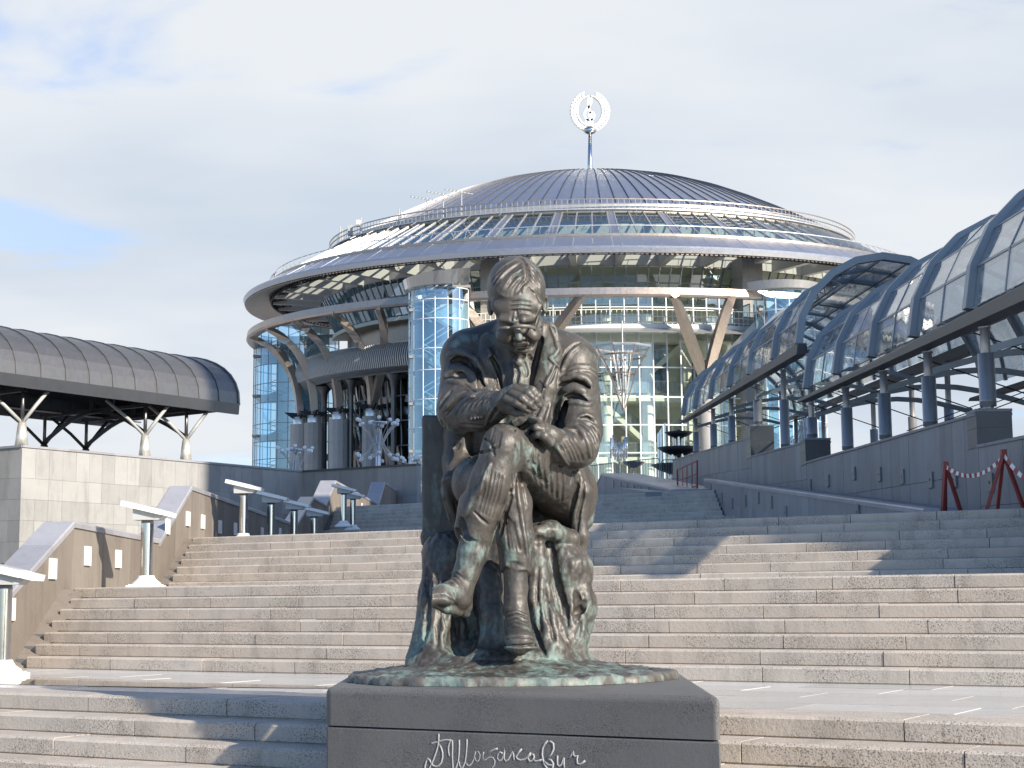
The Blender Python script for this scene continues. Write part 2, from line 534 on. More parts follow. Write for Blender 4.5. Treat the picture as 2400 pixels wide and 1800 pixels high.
def flight(d0, z0, n, tread, XL, XR, first_off, L=1.36, last=0.42, rise=RISE, label=None, stag=0.37, riser0=0):
    root = thing('stair_flight', label, None, SS * s_at(0, d0) + NN * d0 + ZZ * z0, kind='structure')
    for i in range(riser0, n):
        d = d0 + i * tread; zt = z0 + i * rise
        sL, sR = s_at(XL, d), s_at(XR, d)
        s = sL - L + ((first_off + i * stag) % 1.0) * L
        while s < sR:
            l = L * RNG.uniform(0.86, 1.12)
            a, b = max(s, sL), min(s + l, sR)
            if b - a > 0.12:
                dep = (tread + 0.03) if i < n - 1 else last
                stone(a, b, d, zt - 0.012, rise + 0.012, dep, (RNG.uniform(-0.004, 0.004), RNG.uniform(-0.003, 0.002))).build('step_stone', MT['step'], root)
            s += l
    # solid core under the stones
    core = MB()
    prof = []
    for i in range(n):
        prof += [(d0 + i * tread + 0.05, z0 + i * rise - 0.05), (d0 + i * tread + 0.05, z0 + (i + 1) * rise - 0.03)]
    prof += [(d0 + n * tread + 0.3, z0 + n * rise - 0.03), (d0 + n * tread + 0.3, z0 - 0.6), (d0 + 0.05, z0 - 0.6)]
    dm = d0 + n * tread / 2
    a, b = s_at(XL, dm) - 0.2, s_at(XR, dm) + 0.2
    core.prism([SS * a + NN * u + ZZ * z for u, z in prof], SS * (b - a))
    core.build('stair_core', MT['greywall'], root)
    return root


def plat(name, label, d0, d1, XL, XR, z, mat, th=0.4, dz=-0.02):
    pts = [SS * s_at(XL, d0) + NN * d0, SS * s_at(XR, d0) + NN * d0, SS * s_at(XR, d1) + NN * d1, SS * s_at(XL, d1) + NN * d1]
    m = MB().hexa([p + ZZ * (z + dz - th) for p in pts] + [p + ZZ * (z + dz) for p in pts])
    return tag(m.build(name, mat), label, kind='structure')


XL, XR = -6.3, 7.74
flight(10.756 - 5 * 0.42, -6 * 0.148, 6, 0.42, -8.5, 8.5, 0.55, L=1.5, last=0.62, rise=0.148, label='lowest flight of granite steps around the monument')
# landing at the foot of the main flight: separate slabs
land = thing('lower_landing', 'pale granite landing between the lowest steps and the main flight', None, NN * 12.5, kind='structure')
d = 10.756 + 0.63
rows = [0.62, 0.9, 0.9, 0.9, 0.5]
k = 0
while d < 15.04:
    w = 0.735
    sL, sR = s_at(-8.5, d), s_at(8.5, d)
    s = sL - RNG.uniform(0, 1.2)
    while s < sR:
        l = 1.25
        a, b = max(s, sL) + 0.004, min(s + l, sR) - 0.004
        if b > a + 0.1:
            dz = RNG.uniform(-0.0025, 0.0025); tl = RNG.uniform(-0.002, 0.002)
            pts = [SS * a + NN * (d + .004), SS * b + NN * (d + .004), SS * b + NN * (d + w - .004), SS * a + NN * (d + w - .004)]
            MB().hexa([p - ZZ * 0.12 for p in pts] + [p + ZZ * (dz + tl * q) for p, q in zip(pts, (1, -1, -1, 1))]).build('paving_slab', MT['slab'], land)
        s += l
    d += w
MB().hexa([SS * s_at(x, dd) + NN * dd + ZZ * z for z in (-0.6, -0.055) for x, dd in ((-8.5, 10.9), (8.5, 10.9), (8.5, 15.2), (-8.5, 15.2))]).build('landing_bed', MT['beam'], land)
# thin rain puddle on the left
pud = MB(); c0 = atZ(190, 1600, 0.0)
pts = []
for k in range(40):
    a = 2 * math.pi * k / 40
    rr_ = 1.0 + 0.16 * math.sin(3 * a + 1) + 0.10 * math.sin(5 * a) + 0.05 * math.sin(9 * a + 2)
    pts.append(c0 + SS * (2.7 * rr_ * math.cos(a)) + NN * (0.62 * rr_ * math.sin(a)) + ZZ * 0.006)
pud.add(pts, [tuple(range(40))])
tag(pud.build('puddle', MT['water']), 'shallow rain puddle on the pale landing', kind='stuff')

flight(15.04, 0, 7, T, XL, XR, 0.15, label='main flight of seven granite steps behind the monument')
plat('first_landing', 'granite landing above the main flight', 15.04 + 6 * T + 0.4, 22.6, -6.6, 7.85, 1.05, MT['slab'])
flight(22.4, 1.05, 7, 0.313, XL, XR, 0.6, label='second flight of granite steps, half in shade')
plat('second_landing', 'deep granite landing with lamps along its left side', 22.4 + 6 * 0.313 + 0.4, 40.7, -6.6, 7.85, 2.1, MT['slab'])
flight(40.5, 2.1, 7, 0.313, XL, 6.25, 0.3, label='third flight of steps, in shade', L=1.5)
plat('third_landing', 'narrow landing in shade', 42.4, 44.7, -6.6, 7.85, 3.15, MT['slab'])
flight(44.5, 3.15, 7, 0.313, XL, 6.25, 0.7, label='fourth flight of steps, in shade', L=1.5)
plat('fourth_landing', 'landing below the last steps', 46.4 + 0.2, 60.2, -6.6, 7.85, 4.2, MT['slab'])
flight(60.0, 4.2, 7, 0.313, -6.1, 4.5, 0.2, label='fifth flight of steps, near the plaza', L=1.6)
plat('fifth_landing', 'landing just below the plaza', 61.9, 67.2, -6.4, 5.0, 5.25, MT['slab'])
flight(67.0, 5.25, 7, 0.313, -6.1, 4.3, 0.5, label='last flight of steps up to the plaza', L=1.6)

# upper plaza carrying the hall
pz = MB()
plan = [SS * s_at(-6, 68.9) + NN * 68.9, np.array([4.5, 76.9, 0]), np.array([5.0, 76, 0]), np.array([40, 76, 0]), np.array([60, 230, 0]), np.array([-70, 230, 0]), np.array([-42, 84, 0]),
        np.array([-23.5, 72.0, 0]), np.array([-21.4, 69.9, 0]), np.array([-11.2, 84.3, 0])]
pz.prism([p + ZZ * 5.0 for p in plan], ZZ * 1.3)
tag(pz.build('plaza', MT['slab']), 'upper plaza in front of the concert hall', kind='structure')

# sloping strip beside the right flights
rp = MB()
for (y0, z0, y1, z1, xa, xb) in ((24.9, 2.06, 53.0, 4.62, 6.3, 7.85), (51.0, 4.21, 76.5, 6.31, 4.2, 7.85)):
    rp.hexa([(xa, y0, z0 - .5), (xb, y0, z0 - .5), (xb, y1, z1 - .5), (xa, y1, z1 - .5), (xa, y0, z0), (xb, y0, z0), (xb, y1, z1), (xa, y1, z1)])
tag(rp.build('ramp', MT['greywall']), 'narrow grey ramp along the foot of the right wall', kind='structure')

# ================================================================== LEFT PARAPETS
SLK = None


def step_light_mesh():
    m = MB()
    # frame around a square opening, lying in the YZ plane, facing +X
    w, h, o, t = 0.30, 0.29, 0.055, 0.035
    m.box((t / 2, 0, (h + o) / 4), t, w, (h - o) / 2)
    m.box((t / 2, 0, -(h + o) / 4), t, w, (h - o) / 2)
    m.box((t / 2, (w + o) / 4, 0), t * 0.99, (w - o) / 2 - .001, o)
    m.box((t / 2, -(w + o) / 4, 0), t * 0.99, (w - o) / 2 - .001, o)
    return m.mesh('step_light', MT['white'])


LENS = MB().box((0.006, 0, 0), 0.012, 0.056, 0.056).mesh('lens', MT['black'])
SL_MESH = step_light_mesh()


def step_light(parent, p, face=1, mat=None):
    me = SL_MESH
    if mat is not None:
        me = SL_MESH.copy(); me.materials[0] = mat
    o = link('step_light', me); o.location = p
    if face < 0: o.rotation_euler = (0, 0, math.pi)
    o.parent = parent; o.matrix_parent_inverse = Matrix.Translation(-base_of(parent))
    l = link('lens', LENS); l.parent = o


def parapet(label, prof, X=-6.5, th=0.42, base=-0.5, lights=(), pw=0.74, coping=0.09, side=1, mat=None, cmat=None, face_mat=None, group='stepped parapet walls left of the stairs', name='parapet_wall', slope_to=None):
    """wall along +Y at plan X (its stair side); prof = [(Y, ztop)...]; side=+1: the wall lies on the -X side"""
    mat = mat or MT['parapet']; cmat = cmat or MT['coping']
    root = thing(name, label, 'wall', (X, prof[0][0], base), group=group)
    xf = lambda Y: X if slope_to is None else X + (slope_to[1] - X) * (Y - prof[0][0]) / (slope_to[0] - prof[0][0])
    for (y0, z0), (y1, z1) in zip(prof[:-1], prof[1:]):
        L = y1 - y0; n = max(1, round(L / pw))
        zz = lambda y: z0 + (z1 - z0) * (y - y0) / L
        for i in range(n):
            a, b = y0 + L * i / n + 0.003, y0 + L * (i + 1) / n - 0.003
            j = RNG.uniform(-0.003, 0.003)
            xs = [xf(a) + j, xf(b) + j]
            xo = [xf(a) - side * (th - .02), xf(b) - side * (th - .02)]
            MB().hexa([(xs[0], a, base), (xo[0], a, base), (xo[1], b, base), (xs[1], b, base),
                       (xs[0], a, zz(a) - coping), (xo[0], a, zz(a) - coping), (xo[1], b, zz(b) - coping), (xs[1], b, zz(b) - coping)]).build('facing_slab', mat, root)
        n = max(1, round(L / 1.25))
        for i in range(n):
            a, b = y0 + L * i / n + 0.003, y0 + L * (i + 1) / n - 0.003
            e = 0.025
            P4 = []
            for y in (a, b):
                P4.append([(xf(y) + side * e, y), (xf(y) - side * (th + e), y)])
            c = 0.022
            V = []
            for (pi, po), y in zip(P4, (a, b)):
                zt = zz(y)
                V.append([(pi[0], y, zt - coping), (po[0], y, zt - coping), (po[0], y, zt - c), (po[0] + side * c, y, zt), (pi[0] - side * c, y, zt), (pi[0], y, zt - c)])
            m = MB(); k = 6
            m.add(V[0] + V[1], [tuple(range(5, -1, -1)), tuple(range(6, 12))] + [(q, (q + 1) % k, k + (q + 1) % k, k + q) for q in range(k)])
            m.build('coping_stone', cmat, root)
    for (Y, z) in lights:
        step_light(root, (xf(Y) + side * 0.002, Y, z), side, face_mat)
    return root


def onX(x, y, X):
    d = ray(x, y); P = EYE + d * (X / d[0])
    return float(P[1]), float(P[2])


L1 = [onX(*p, -6.5) for p in ((22, 1428), (121, 1333), (203, 1303), (275, 1310))]
L2 = [onX(*p, -6.5) for p in ((391, 1234), (439, 1216), (474, 1223), (514, 1235), (550, 1240), (613, 1250), (655, 1250))]
L3 = [onX(*p, -6.5) for p in ((770, 1195), (779, 1178))]
parapet('brown granite parapet at the lower left, beside the main flight', [(15.5, 0.35), (20.7, 0.88), (23.9, 2.03), (29.7, 2.0)], lights=L1)
parapet('long granite parapet beside the second flight, running behind the row of four lamps', [(29.72, 1.95), (32.6, 3.18), (48.4, 3.16)], lights=L2)
parapet('granite parapet with a short slope beside the third flight, behind the last lamp of the row', [(48.42, 3.15), (52.6, 4.25), (56.0, 4.22)], lights=L3, base=1.6)
parapet('granite parapet with a tall pale slope behind the pair of far lamps', [(56.02, 4.2), (58.5, 5.22), (72.0, 5.18)], base=2.6, X=-6.5, slope_to=(72.0, -6.0), th=0.55, lights=[(66.0, 4.7), (68.5, 4.65)])
parapet('short parapet with a pale slope just below the plaza', [(72.02, 5.15), (74.6, 6.35), (79.6, 6.3)], base=3.6, X=-6.0, slope_to=(79.6, -5.75), th=0.6)
parapet('topmost parapet with a pale slope meeting the retaining wall', [(79.62, 6.2), (82.6, 7.75), (84.4, 7.75)], base=4.6, X=-5.75, th=0.65)
# sloping stringers between parapet and step ends
for i, (d0, z0, zt) in enumerate(((15.04, 0, 1.05), (22.4, 1.05, 2.1))):
    y0 = (d0 + 6.4 * NN[0]) / NN[1]; y1 = (d0 + 6 * T + 6.4 * NN[0]) / NN[1]
    m = MB(); m.hexa([(-6.52, y0, z0 - .3), (-6.2, y0, z0 - .3), (-6.2, y1, zt - .3), (-6.52, y1, zt - .3), (-6.52, y0, z0 + .03), (-6.2, y0, z0 + .03), (-6.2, y1, zt - .02), (-6.52, y1, zt - .02)])
    tag(m.build('stringer', MT['parapet']), 'sloping stone strip at the left end of the steps', kind='structure')

# ================================================================== LEFT RETAINING WALL
WA = np.array([-20.9, 68.5, 0]); AD = np.array([0.57, 0.8216, 0]); AD /= np.linalg.norm(AD)
APn = np.array([AD[1], -AD[0], 0])             # towards the stairs
WB = np.array([-10.85, 83.0, 0]); WC = WB + SS * 7.1


def panel_wall(root, A, B, ztop, rows, w, mat, th=0.05, backing=0.35, stagger=False, zbot=None):
    D = B - A; L = np.linalg.norm(D); D = D / L; Nn = np.array([D[1], -D[0], 0])
    n = max(1, round(L / w)); z = ztop
    for r, h in enumerate(rows):
        i = 0
        while i < n:
            step = 2 if (r > 0 and RNG.random() < 0.3 and i + 1 < n) else 1
            a = A + D * (L * i / n + .004); b = A + D * (L * (i + step) / n - .004)
            j = RNG.uniform(-0.003, 0.003)
            f = [a + Nn * (j), b + Nn * (j), b - Nn * th, a - Nn * th]
            MB().hexa([p + ZZ * (z - h + .004) for p in f] + [p + ZZ * (z - .004) for p in f]).build('wall_panel', mat, root)
            i += step
        z -= h
    f = [A - Nn * (th + .0), B - Nn * (th + .0), B - Nn * backing, A - Nn * backing]
    MB().hexa([p + ZZ * (zbot if zbot is not None else z) for p in f] + [p + ZZ * (ztop - .01) for p in f]).build('wall_core', MT['greywall'], root)
    for i in range(max(1, round(L / 2.4))):
        m = max(1, round(L / 2.4))
        a = A + D * (L * i / m + .003) ; b = A + D * (L * (i + 1) / m - .003)
        f = [a + Nn * .05, b + Nn * .05, b - Nn * (backing + .02), a - Nn * (backing + .02)]
        MB().hexa([p + ZZ * (ztop + .002) for p in f] + [p + ZZ * (ztop + .10) for p in f]).build('coping_stone', MT['coping'] if mat is MT['palewall'] else MT['darkgranite'], root)


ROWS = [1.3, 0.9, 0.9, 0.9, 0.9]
w1 = thing('retaining_wall', 'tall pale granite wall under the metal canopy on the left', 'wall', WA + ZZ * 2.6)
panel_wall(w1, WA, WB, 7.5, ROWS, 0.74, MT['palewall'], zbot=-1)
wl_ = WA - SS * 6.5
panel_wall(w1, wl_, WA, 7.5, ROWS, 0.74, MT['palewall'], zbot=-1)
w2 = thing('retaining_wall', 'shaded grey granite wall below the glass tower, meeting the topmost parapet', 'wall', WB + ZZ * 2.6)
panel_wall(w2, WB, WC, 7.5, [1.5, 1.2, 1.2, 0.9], 0.8, MT['facing'], zbot=-1)

# ================================================================== RIGHT WALLS
def side_wall(label, X, segs, th, base, group, lights=(), pier=None, pw=0.78):
    """panelled wall along Y, stair side at X, on the +X side; segs [(Y,z),(Y,z)]"""
    (y0, z0), (y1, z1) = segs
    root = thing('side_wall', label, 'wall', (X, y0, base), group=group)
    L = y1 - y0; n = max(1, round(L / pw)); zz = lambda y: z0 + (z1 - z0) * (y - y0) / L
    for i in range(n):
        a, b = y0 + L * i / n + .004, y0 + L * (i + 1) / n - .004
        j = RNG.uniform(-.003, .003)
        # two stacked slabs with a sloping joint between them
        q = lambda y: zz(y) - 1.02 - 0.004
        for lo, hi in ((lambda y: base, q), (lambda y: q(y) + 0.008, lambda y: zz(y) - 0.05)):
            MB().hexa([(X + j, a, lo(a)), (X + .06, a, lo(a)), (X + .06, b, lo(b)), (X + j, b, lo(b)),
                       (X + j, a, hi(a)), (X + .06, a, hi(a)), (X + .06, b, hi(b)), (X + j, b, hi(b))]).build('facing_slab', MT['greywall'], root)
    MB().hexa([(X + .06, y0, base), (X + th, y0, base), (X + th, y1, base), (X + .06, y1, base),
               (X + .06, y0, z0 - .05), (X + th, y0, z0 - .05), (X + th, y1, z1 - .05), (X + .06, y1, z1 - .05)]).build('wall_core', MT['greywall'], root)
    n = max(1, round(L / 2.6))
    for i in range(n):
        a, b = y0 + L * i / n + .003, y0 + L * (i + 1) / n - .003
        MB().hexa([(X - .03, a, zz(a) - .048), (X + th + .02, a, zz(a) - .048), (X + th + .02, b, zz(b) - .048), (X - .03, b, zz(b) - .048),
                   (X - .03, a, zz(a)), (X + th + .02, a, zz(a)), (X + th + .02, b, zz(b)), (X - .03, b, zz(b))]).build('coping_stone', MT['greywall'], root)
    if pier:
        za, zb, w, l = pier
        zm = (za + zb) / 2
        for lo, hi in ((za, zm - .003), (zm + .003, zb - .05)):
            MB().hexa([(X - .012, y0 - .012, lo), (X + w, y0 - .012, lo), (X + w, y0 + l, lo), (X - .012, y0 + l, lo),
                       (X - .012, y0 - .012, hi), (X + w, y0 - .012, hi), (X + w, y0 + l, hi), (X - .012, y0 + l, hi)]).build('end_block', MT['darkgranite'], root)
        MB().hexa([(X - .02, y0 - .02, zb - .048), (X + w + .01, y0 - .02, zb - .048), (X + w + .01, y0 + l, zb - .048), (X - .02, y0 + l, zb - .048),
                   (X - .02, y0 - .02, zb), (X + w + .01, y0 - .02, zb), (X + w + .01, y0 + l, zb), (X - .02, y0 + l, zb)]).build('coping_stone', MT['greywall'], root)
    for (Y, z) in lights:
        step_light(root, (X - .004, Y, z), -1, MT['fence'])
    return root


GW = 'stepped side walls under the glass galleries'
LR = [onX(*p, 7.75) for p in ((1900, 1137), (1942, 1127), (2003, 1110), (2063, 1112), (2117, 1117), (2184, 1125), (2239, 1124), (2324, 1131))]
side_wall('lowest grey side wall, entering the picture at the right edge', 7.75, [(17.5, 2.97), (26.75, 3.324)], 0.6, -1, GW)
side_wall('grey side wall carrying the near glass gallery, ending in a dark block', 7.75, [(26.77, 3.866), (42.48, 4.40)], 0.58, 0.5, GW, lights=LR, pier=(3.29, 3.93, 0.585, 0.55))
side_wall('short grey side wall between the two galleries, ending in a dark block', 7.75, [(42.52, 4.95), (52.23, 5.43)], 0.66, 1.5, GW, pier=(4.34, 5.03, 0.66, 0.75))
side_wall('far grey side wall under the far glass gallery, ending in a dark block', 7.75, [(52.27, 6.06), (78.0, 7.56)], 0.75, 2.0, GW, pier=(5.39, 6.45, 0.76, 1.0))
LP = [onX(*p, 6.3) for p in ((1667, 1146), (1692, 1167), (1717, 1180), (1748, 1174), (1778, 1167), (1809, 1177), (1843, 1201), (2012, 1200))]
parapet('low sloping kerb wall with a pale rounded cap beside the third and fourth flights', [(24.75, 2.16), (53.0, 4.76)], X=6.3, th=0.22, base=1.0, side=-1, mat=MT['greywall'], cmat=MT['coping'], lights=LP, face_mat=MT['fence'], group=None, pw=0.8)
parapet('far sloping kerb wall with a broad sunlit top below the barriers', [(51.2, 4.3), (71.5, 6.42), (74.0, 6.1)], X=5.05, slope_to=(71.5, 3.95), th=1.5, base=3.2, side=-1, mat=MT['greywall'], cmat=MT['coping'], face_mat=MT['fence'], group=None, pw=1.0,
        lights=[(56.5, 4.6), (58.5, 4.75), (60.5, 4.95), (62.5, 5.15), (64.5, 5.35), (67, 5.6)])

# ================================================================== GLASS GALLERIES
def gallery(label, stations, ze, X0=7.1, X1=11.3, nseg=10, tip=0.9, cols_front=(), cols_back=(), capz=None, ties=()):
    """barrel vault on two eave beams; ze(Y) underside of the eaves"""
    root = thing('glass_gallery', label, 'gallery', (X0, stations[0], ze(stations[0])), group='barrel vaulted glass galleries on steel columns')
    Xc = (X0 + X1) / 2; R = (X1 - X0) / 2
    hb = 0.30

    def arc(Y, dr=0.0):
        pts = []
        for k in range(nseg + 1):
            a = math.pi * k / nseg
            sx = -math.cos(a); sz = math.sin(a)
            pts.append(np.array([Xc + (R + dr) * sx, Y, ze(Y) + hb + (R * 1.02 + dr) * sz]))
        return pts
    nor = [np.array([-math.cos(math.pi * k / nseg), 0, math.sin(math.pi * k / nseg) + 1e-3]) for k in range(nseg + 1)]
    ya, yb = stations[0], stations[-1]
    for X, sg in ((X0, -1), (X1, 1)):
        m = MB()
        y0, y1 = ya - 0.25, yb + tip
        m.hexa([(X - .16, y0, ze(y0)), (X + .16, y0, ze(y0)), (X + .16, y1, ze(y1)), (X - .16, y1, ze(y1)),
                (X - .12, y0, ze(y0) + hb), (X + .12, y0, ze(y0) + hb), (X + .12, y1, ze(y1) + hb * .3), (X - .12, y1, ze(y1) + hb * .3)])
        m.build('eave_beam', MT['beam'], root)
    for i, Y in enumerate(stations):
        MB().bars(arc(Y, 0.05), 0.24, 0.20, nor).build('rib', MT['frame'], root)
    mids = []
    bays = []
    for a, b in zip(stations[:-1], stations[1:]):
        m_ = (a + b) / 2
        MB().bars(arc(m_, 0.0), 0.055, 0.09, nor).build('glazing_bar', MT['frame'], root)
        bays += [(a + .12, m_ - .03), (m_ + .03, b - .12)]
    for k in range(1, nseg):
        m = MB()
        for a, b in zip(stations[:-1], stations[1:]):
            p, q = arc(a)[k], arc(b)[k]
            m.beam(p, q, 0.05, 0.07, nor[k])
        m.build('purlin', MT['frame'], root)
    for (a, b) in bays:
        A_, B_ = arc(a), arc(b)
        for k in range(nseg):
            p = [A_[k], B_[k], B_[k + 1], A_[k + 1]]
            nn = (nor[k] + nor[k + 1]); nn /= np.linalg.norm(nn)
            sh = (p[2] - p[1]) / np.linalg.norm(p[2] - p[1]) * 0.03
            p = [p[0] + sh, p[1] + sh, p[2] - sh, p[3] - sh]
            off = nn * (0.02 + RNG.uniform(-.006, .006))
            MB().hexa([q + off for q in p] + [q + off + nn * 0.012 for q in p]).build('pane', MT['tunnelglass'], root)
    # inner lattice girders under the crown
    for k in (nseg // 2 - 2, nseg // 2 + 2):
        m = MB(); prev = None
        for a, b in zip(stations[:-1], stations[1:]):
            for j in range(4):
                y0 = a + (b - a) * j / 4; y1 = a + (b - a) * (j + 1) / 4
                lo = arc(y0, -0.32)[k]; hi = arc((y0 + y1) / 2, -0.08)[k]; lo2 = arc(y1, -0.32)[k]
                m.beam(lo, lo2, .04, .04); m.beam(lo, hi, .025, .025); m.beam(hi, lo2, .025, .025)
        m.build('lattice_girder', MT['frame'], root)
    for Y in ties:
        za = ze(Y) - 0.42
        pts = []
        nn2 = []
        for j in range(9):
            u = j / 8
            pts.append(np.array([X0 + .15 + (X1 - X0 - .3) * u, Y, za + 0.42 * math.sin(math.pi * u) * 1.0]))
            nn2.append(ZZ)
        MB().bars(pts, 0.09, 0.12, nn2).build('bow_tie', MT['frame'], root)
        r = MB()
        for sx in (0, 1):
            x0 = X0 if sx == 0 else X1; x1 = X1 if sx == 0 else X0
            r.tube((x0, Y, ze(Y) - .1), (x0 + (x1 - x0) * .45, Y, ze(Y) - .85), 0.014, n=6)
        r.build('tie_rod', MT['black'], root)
    return root


def column(X, Y, zb, zt, label, frac=0.62):
    root = thing('gallery_column', label, 'column', (X, Y, zb), group='stainless steel columns of the glass galleries')
    h = zt - zb; hl = h * frac
    a = MB(); a.lathe([(0.0, 0), (0.16, 0.0), (0.16, 0.018), (0.095, 0.019), (0.095, 0.075), (0.14, 0.076), (0.14, 0.16), (0.144, 0.162), (0.144, 0.172), (0.14, 0.174), (0.14, hl), (0.0, hl)], (X, Y, zb), 22)
    a.build('sleeve', MT['column'], root, True)
    MB().lathe([(0.083, hl - .01), (0.083, h - 0.03), (0.11, h - 0.03), (0.11, h)], (X, Y, zb), 18).build('shaft', MT['column'], root, True)


ze2 = lambda Y: 5.37 + 0.0435 * (Y - 27.1)
ze1 = lambda Y: 7.35 + 0.0500 * (Y - 42.7)
ST2 = [19.4, 23.2, 27.1, 31.0, 34.65, 38.5, 42.45]
ST1 = [43.4, 47.6, 52.6, 57.6, 63.1, 68.6, 73.3]
GX0, GX1 = 7.86, 12.5
gallery('near glass gallery rising out of the picture at the right edge', ST2, ze2, GX0, GX1, ties=[23.2, 27.1, 30.9, 34.65, 38.6, 42.4])
gallery('far glass gallery with its open arched end in view', ST1, ze1, GX0, GX1, ties=[47.6, 52.6, 59.1, 64.5, 70.7])
wc = lambda Y: 3.866 + .034 * (Y - 26.77)
nm = ['column on the nearest dark end block at the right edge', 'second column from the right edge under the near gallery', 'third column from the right edge under the near gallery', 'fourth column from the right edge under the near gallery', 'last column of the near gallery, on the middle dark block']
for (Y, zb), l in zip(((27.1, 3.93), (30.9, wc(30.9)), (34.65, wc(34.65)), (38.6, wc(38.6)), (43.1, 5.03)), nm):
    column(8.05, Y, zb, ze2(Y) if Y < 42.6 else ze1(Y), l + ', brushed steel', frac=0.68 if Y < 42.6 else 0.26)
nm = ['tall column right of the far dark end block, under the open arch', 'column standing on the far dark end block', 'second column beyond the far dark end block', 'third column beyond the far dark end block', 'farthest front column of the far gallery, beside the fountain bowls']
for Y, l in zip((47.6, 52.75, 59.1, 64.5, 70.7), nm):
    zb = 4.95 + (Y - 42.52) * .049 if Y < 52.2 else (6.45 if Y < 53.2 else 6.06 + (Y - 52.27) * .058)
    column(8.08, Y, zb, ze1(Y), l + ', brushed steel', frac=0.62)
for Y, l in zip((45.9, 50.1, 55.5, 64.5, 70.7), ('rightmost back column, seen against the sky', 'second back column from the right, seen against the sky', 'third back column from the right', 'fourth back column from the right', 'farthest back column')):
    column(12.5, Y, 3.9, ze1(Y), l + ' of the far gallery, brushed steel', frac=0.66)
for Y in (27.1, 31.0, 34.8, 38.5, 42.4):
    column(12.5, Y, 2.4, ze2(Y), 'back column of the near gallery, hidden behind the side wall, brushed steel', frac=0.7)

# ================================================================== LEFT CANOPY
cr = thing('canopy', 'dark barrel roofed metal canopy on white forked posts, standing on the pale wall', 'canopy', WA + ZZ * 7.6)
E0 = -14.0; E1 = 12.7                       # along AD from the wall corner
ZE = 10.05; HW = 4.6; RH = 2.75


def cpt(t, u, z):                            # t along, u back from the front eave
    return WA + AD * t + APn * (0.25 - u) + ZZ * z


def vault(t, dr=0.0, n=18):
    return [cpt(t, HW - (HW + dr) * math.cos(math.pi * k / n), ZE + 0.45 + (RH + dr) * math.sin(math.pi * k / n) ** 0.85) for k in range(n + 1)]


npan = round((E1 - E0) / 1.32)
for i in range(npan):
    t0 = E0 + (E1 - E0) * i / npan; t1 = E0 + (E1 - E0) * (i + 1) / npan
    a, b = vault(t0 + .004), vault(t1 - .004)
    m = MB()
    for k in range(18):
        m.quad(a[k], b[k], b[k + 1], a[k + 1])
    m.build('roof_panel', MT['canopy'], cr, True)
    s_ = vault(t0, 0.02); up = [np.array([0, 0, 1.0]) + (p - cpt(t0, HW, ZE)) * .0 + APn * ((HW - k / 18 * 2 * HW) / HW) for k, p in enumerate(s_)]
    MB().bars(s_, 0.05, 0.07, up).build('seam', MT['canopy'], cr)
s_ = vault(E1, 0.02); MB().bars(s_, 0.10, 0.10, [np.array([0, 0, 1.0]) + APn * ((HW - k / 18 * 2 * HW) / HW) for k in range(19)]).build('seam', MT['canopy'], cr)
for u0, u1 in ((-0.02, 0.10), (2 * HW - .10, 2 * HW + .02)):
    m = MB(); m.hexa([cpt(E0, u0, ZE - .02), cpt(E1, u0, ZE - .02), cpt(E1, u1, ZE - .02), cpt(E0, u1, ZE - .02), cpt(E0, u0 - .05 if u0 < 0 else u0, ZE + .5), cpt(E1, u0 - .05 if u0 < 0 else u0, ZE + .5), cpt(E1, u1, ZE + .5), cpt(E0, u1, ZE + .5)])
    m.build('fascia', MT['darksteel'], cr)
m = MB(); a, b = vault(E1 - .03, -0.05), None
m.add(a + [cpt(E1 - .03, 2 * HW, ZE + .2), cpt(E1 - .03, 0, ZE + .2)], [tuple(range(len(a) + 2))]); m.build('gable', MT['darksteel'], cr)
# soffits either side of an open middle
for u0, u1 in ((0.1, 2.3), (6.6, 2 * HW - .1)):
    m = MB(); m.hexa([cpt(E0, u0, ZE + .0), cpt(E1 - .3, u0, ZE + .0), cpt(E1 - .3, u1, ZE + .35), cpt(E0, u1, ZE + .35), cpt(E0, u0, ZE + .06), cpt(E1 - .3, u0, ZE + .06), cpt(E1 - .3, u1, ZE + .41), cpt(E0, u1, ZE + .41)])
    m.build('soffit', MT['lampgrey'] if u0 > 3 else MT['darksteel'], cr)
FORKS = [(-5.5, 'leftmost'), (0.35, 'x'), (7.35, 'x'), (9.95, 'x')]
for t, _ in FORKS:
    for u, white in ((0.75, True), (7.9, False)):
        bm_ = MT['white'] if white else MT['black']
        c = cpt(t, u, 7.5)
        MB().lathe([(0.0, 0), (0.30, 0), (0.17, 1.12), (0.0, 1.12)], c, 20).build('post_cone', MT['silver'] if white else MT['darksteel'], cr, True)
        top = c + ZZ * 1.1
        m = MB()
        m.path([top, cpt(t + .5, u - .25, 9.4), cpt(t + 1.05, u - .45, ZE + .1)], 0.085, 8)
        m.build('branch', MT['lampgrey'] if white else MT['black'], cr, True)
        m = MB(); m.path([top, cpt(t - .7, u + .35, 9.35), cpt(t - 1.6, u + .9, ZE + .15)], 0.08, 8); m.build('branch', MT['lampgrey'] if white else MT['black'], cr, True)
        m = MB(); m.tube(top, cpt(t, u, ZE + .1), 0.085, n=8); m.build('branch', MT['darksteel'], cr, True)
    # arched cross tie
    pts = [cpt(t, 0.75 + 7.15 * j / 12, 8.75 + 1.25 * math.sin(math.pi * j / 12)) for j in range(13)]
    MB().bars(pts, .14, .16, [ZZ] * 13).build('cross_arch', MT['black'], cr)
    MB().beam(cpt(t, 0.6, ZE + .0), cpt(t, 8.2, ZE + .0), .14, .16).build('cross_beam', MT['black'], cr)
    MB().beam(cpt(t, HW - .1, 9.9), cpt(t, HW - .1, ZE + .6), .2, .2).build('hanger', MT['black'], cr)

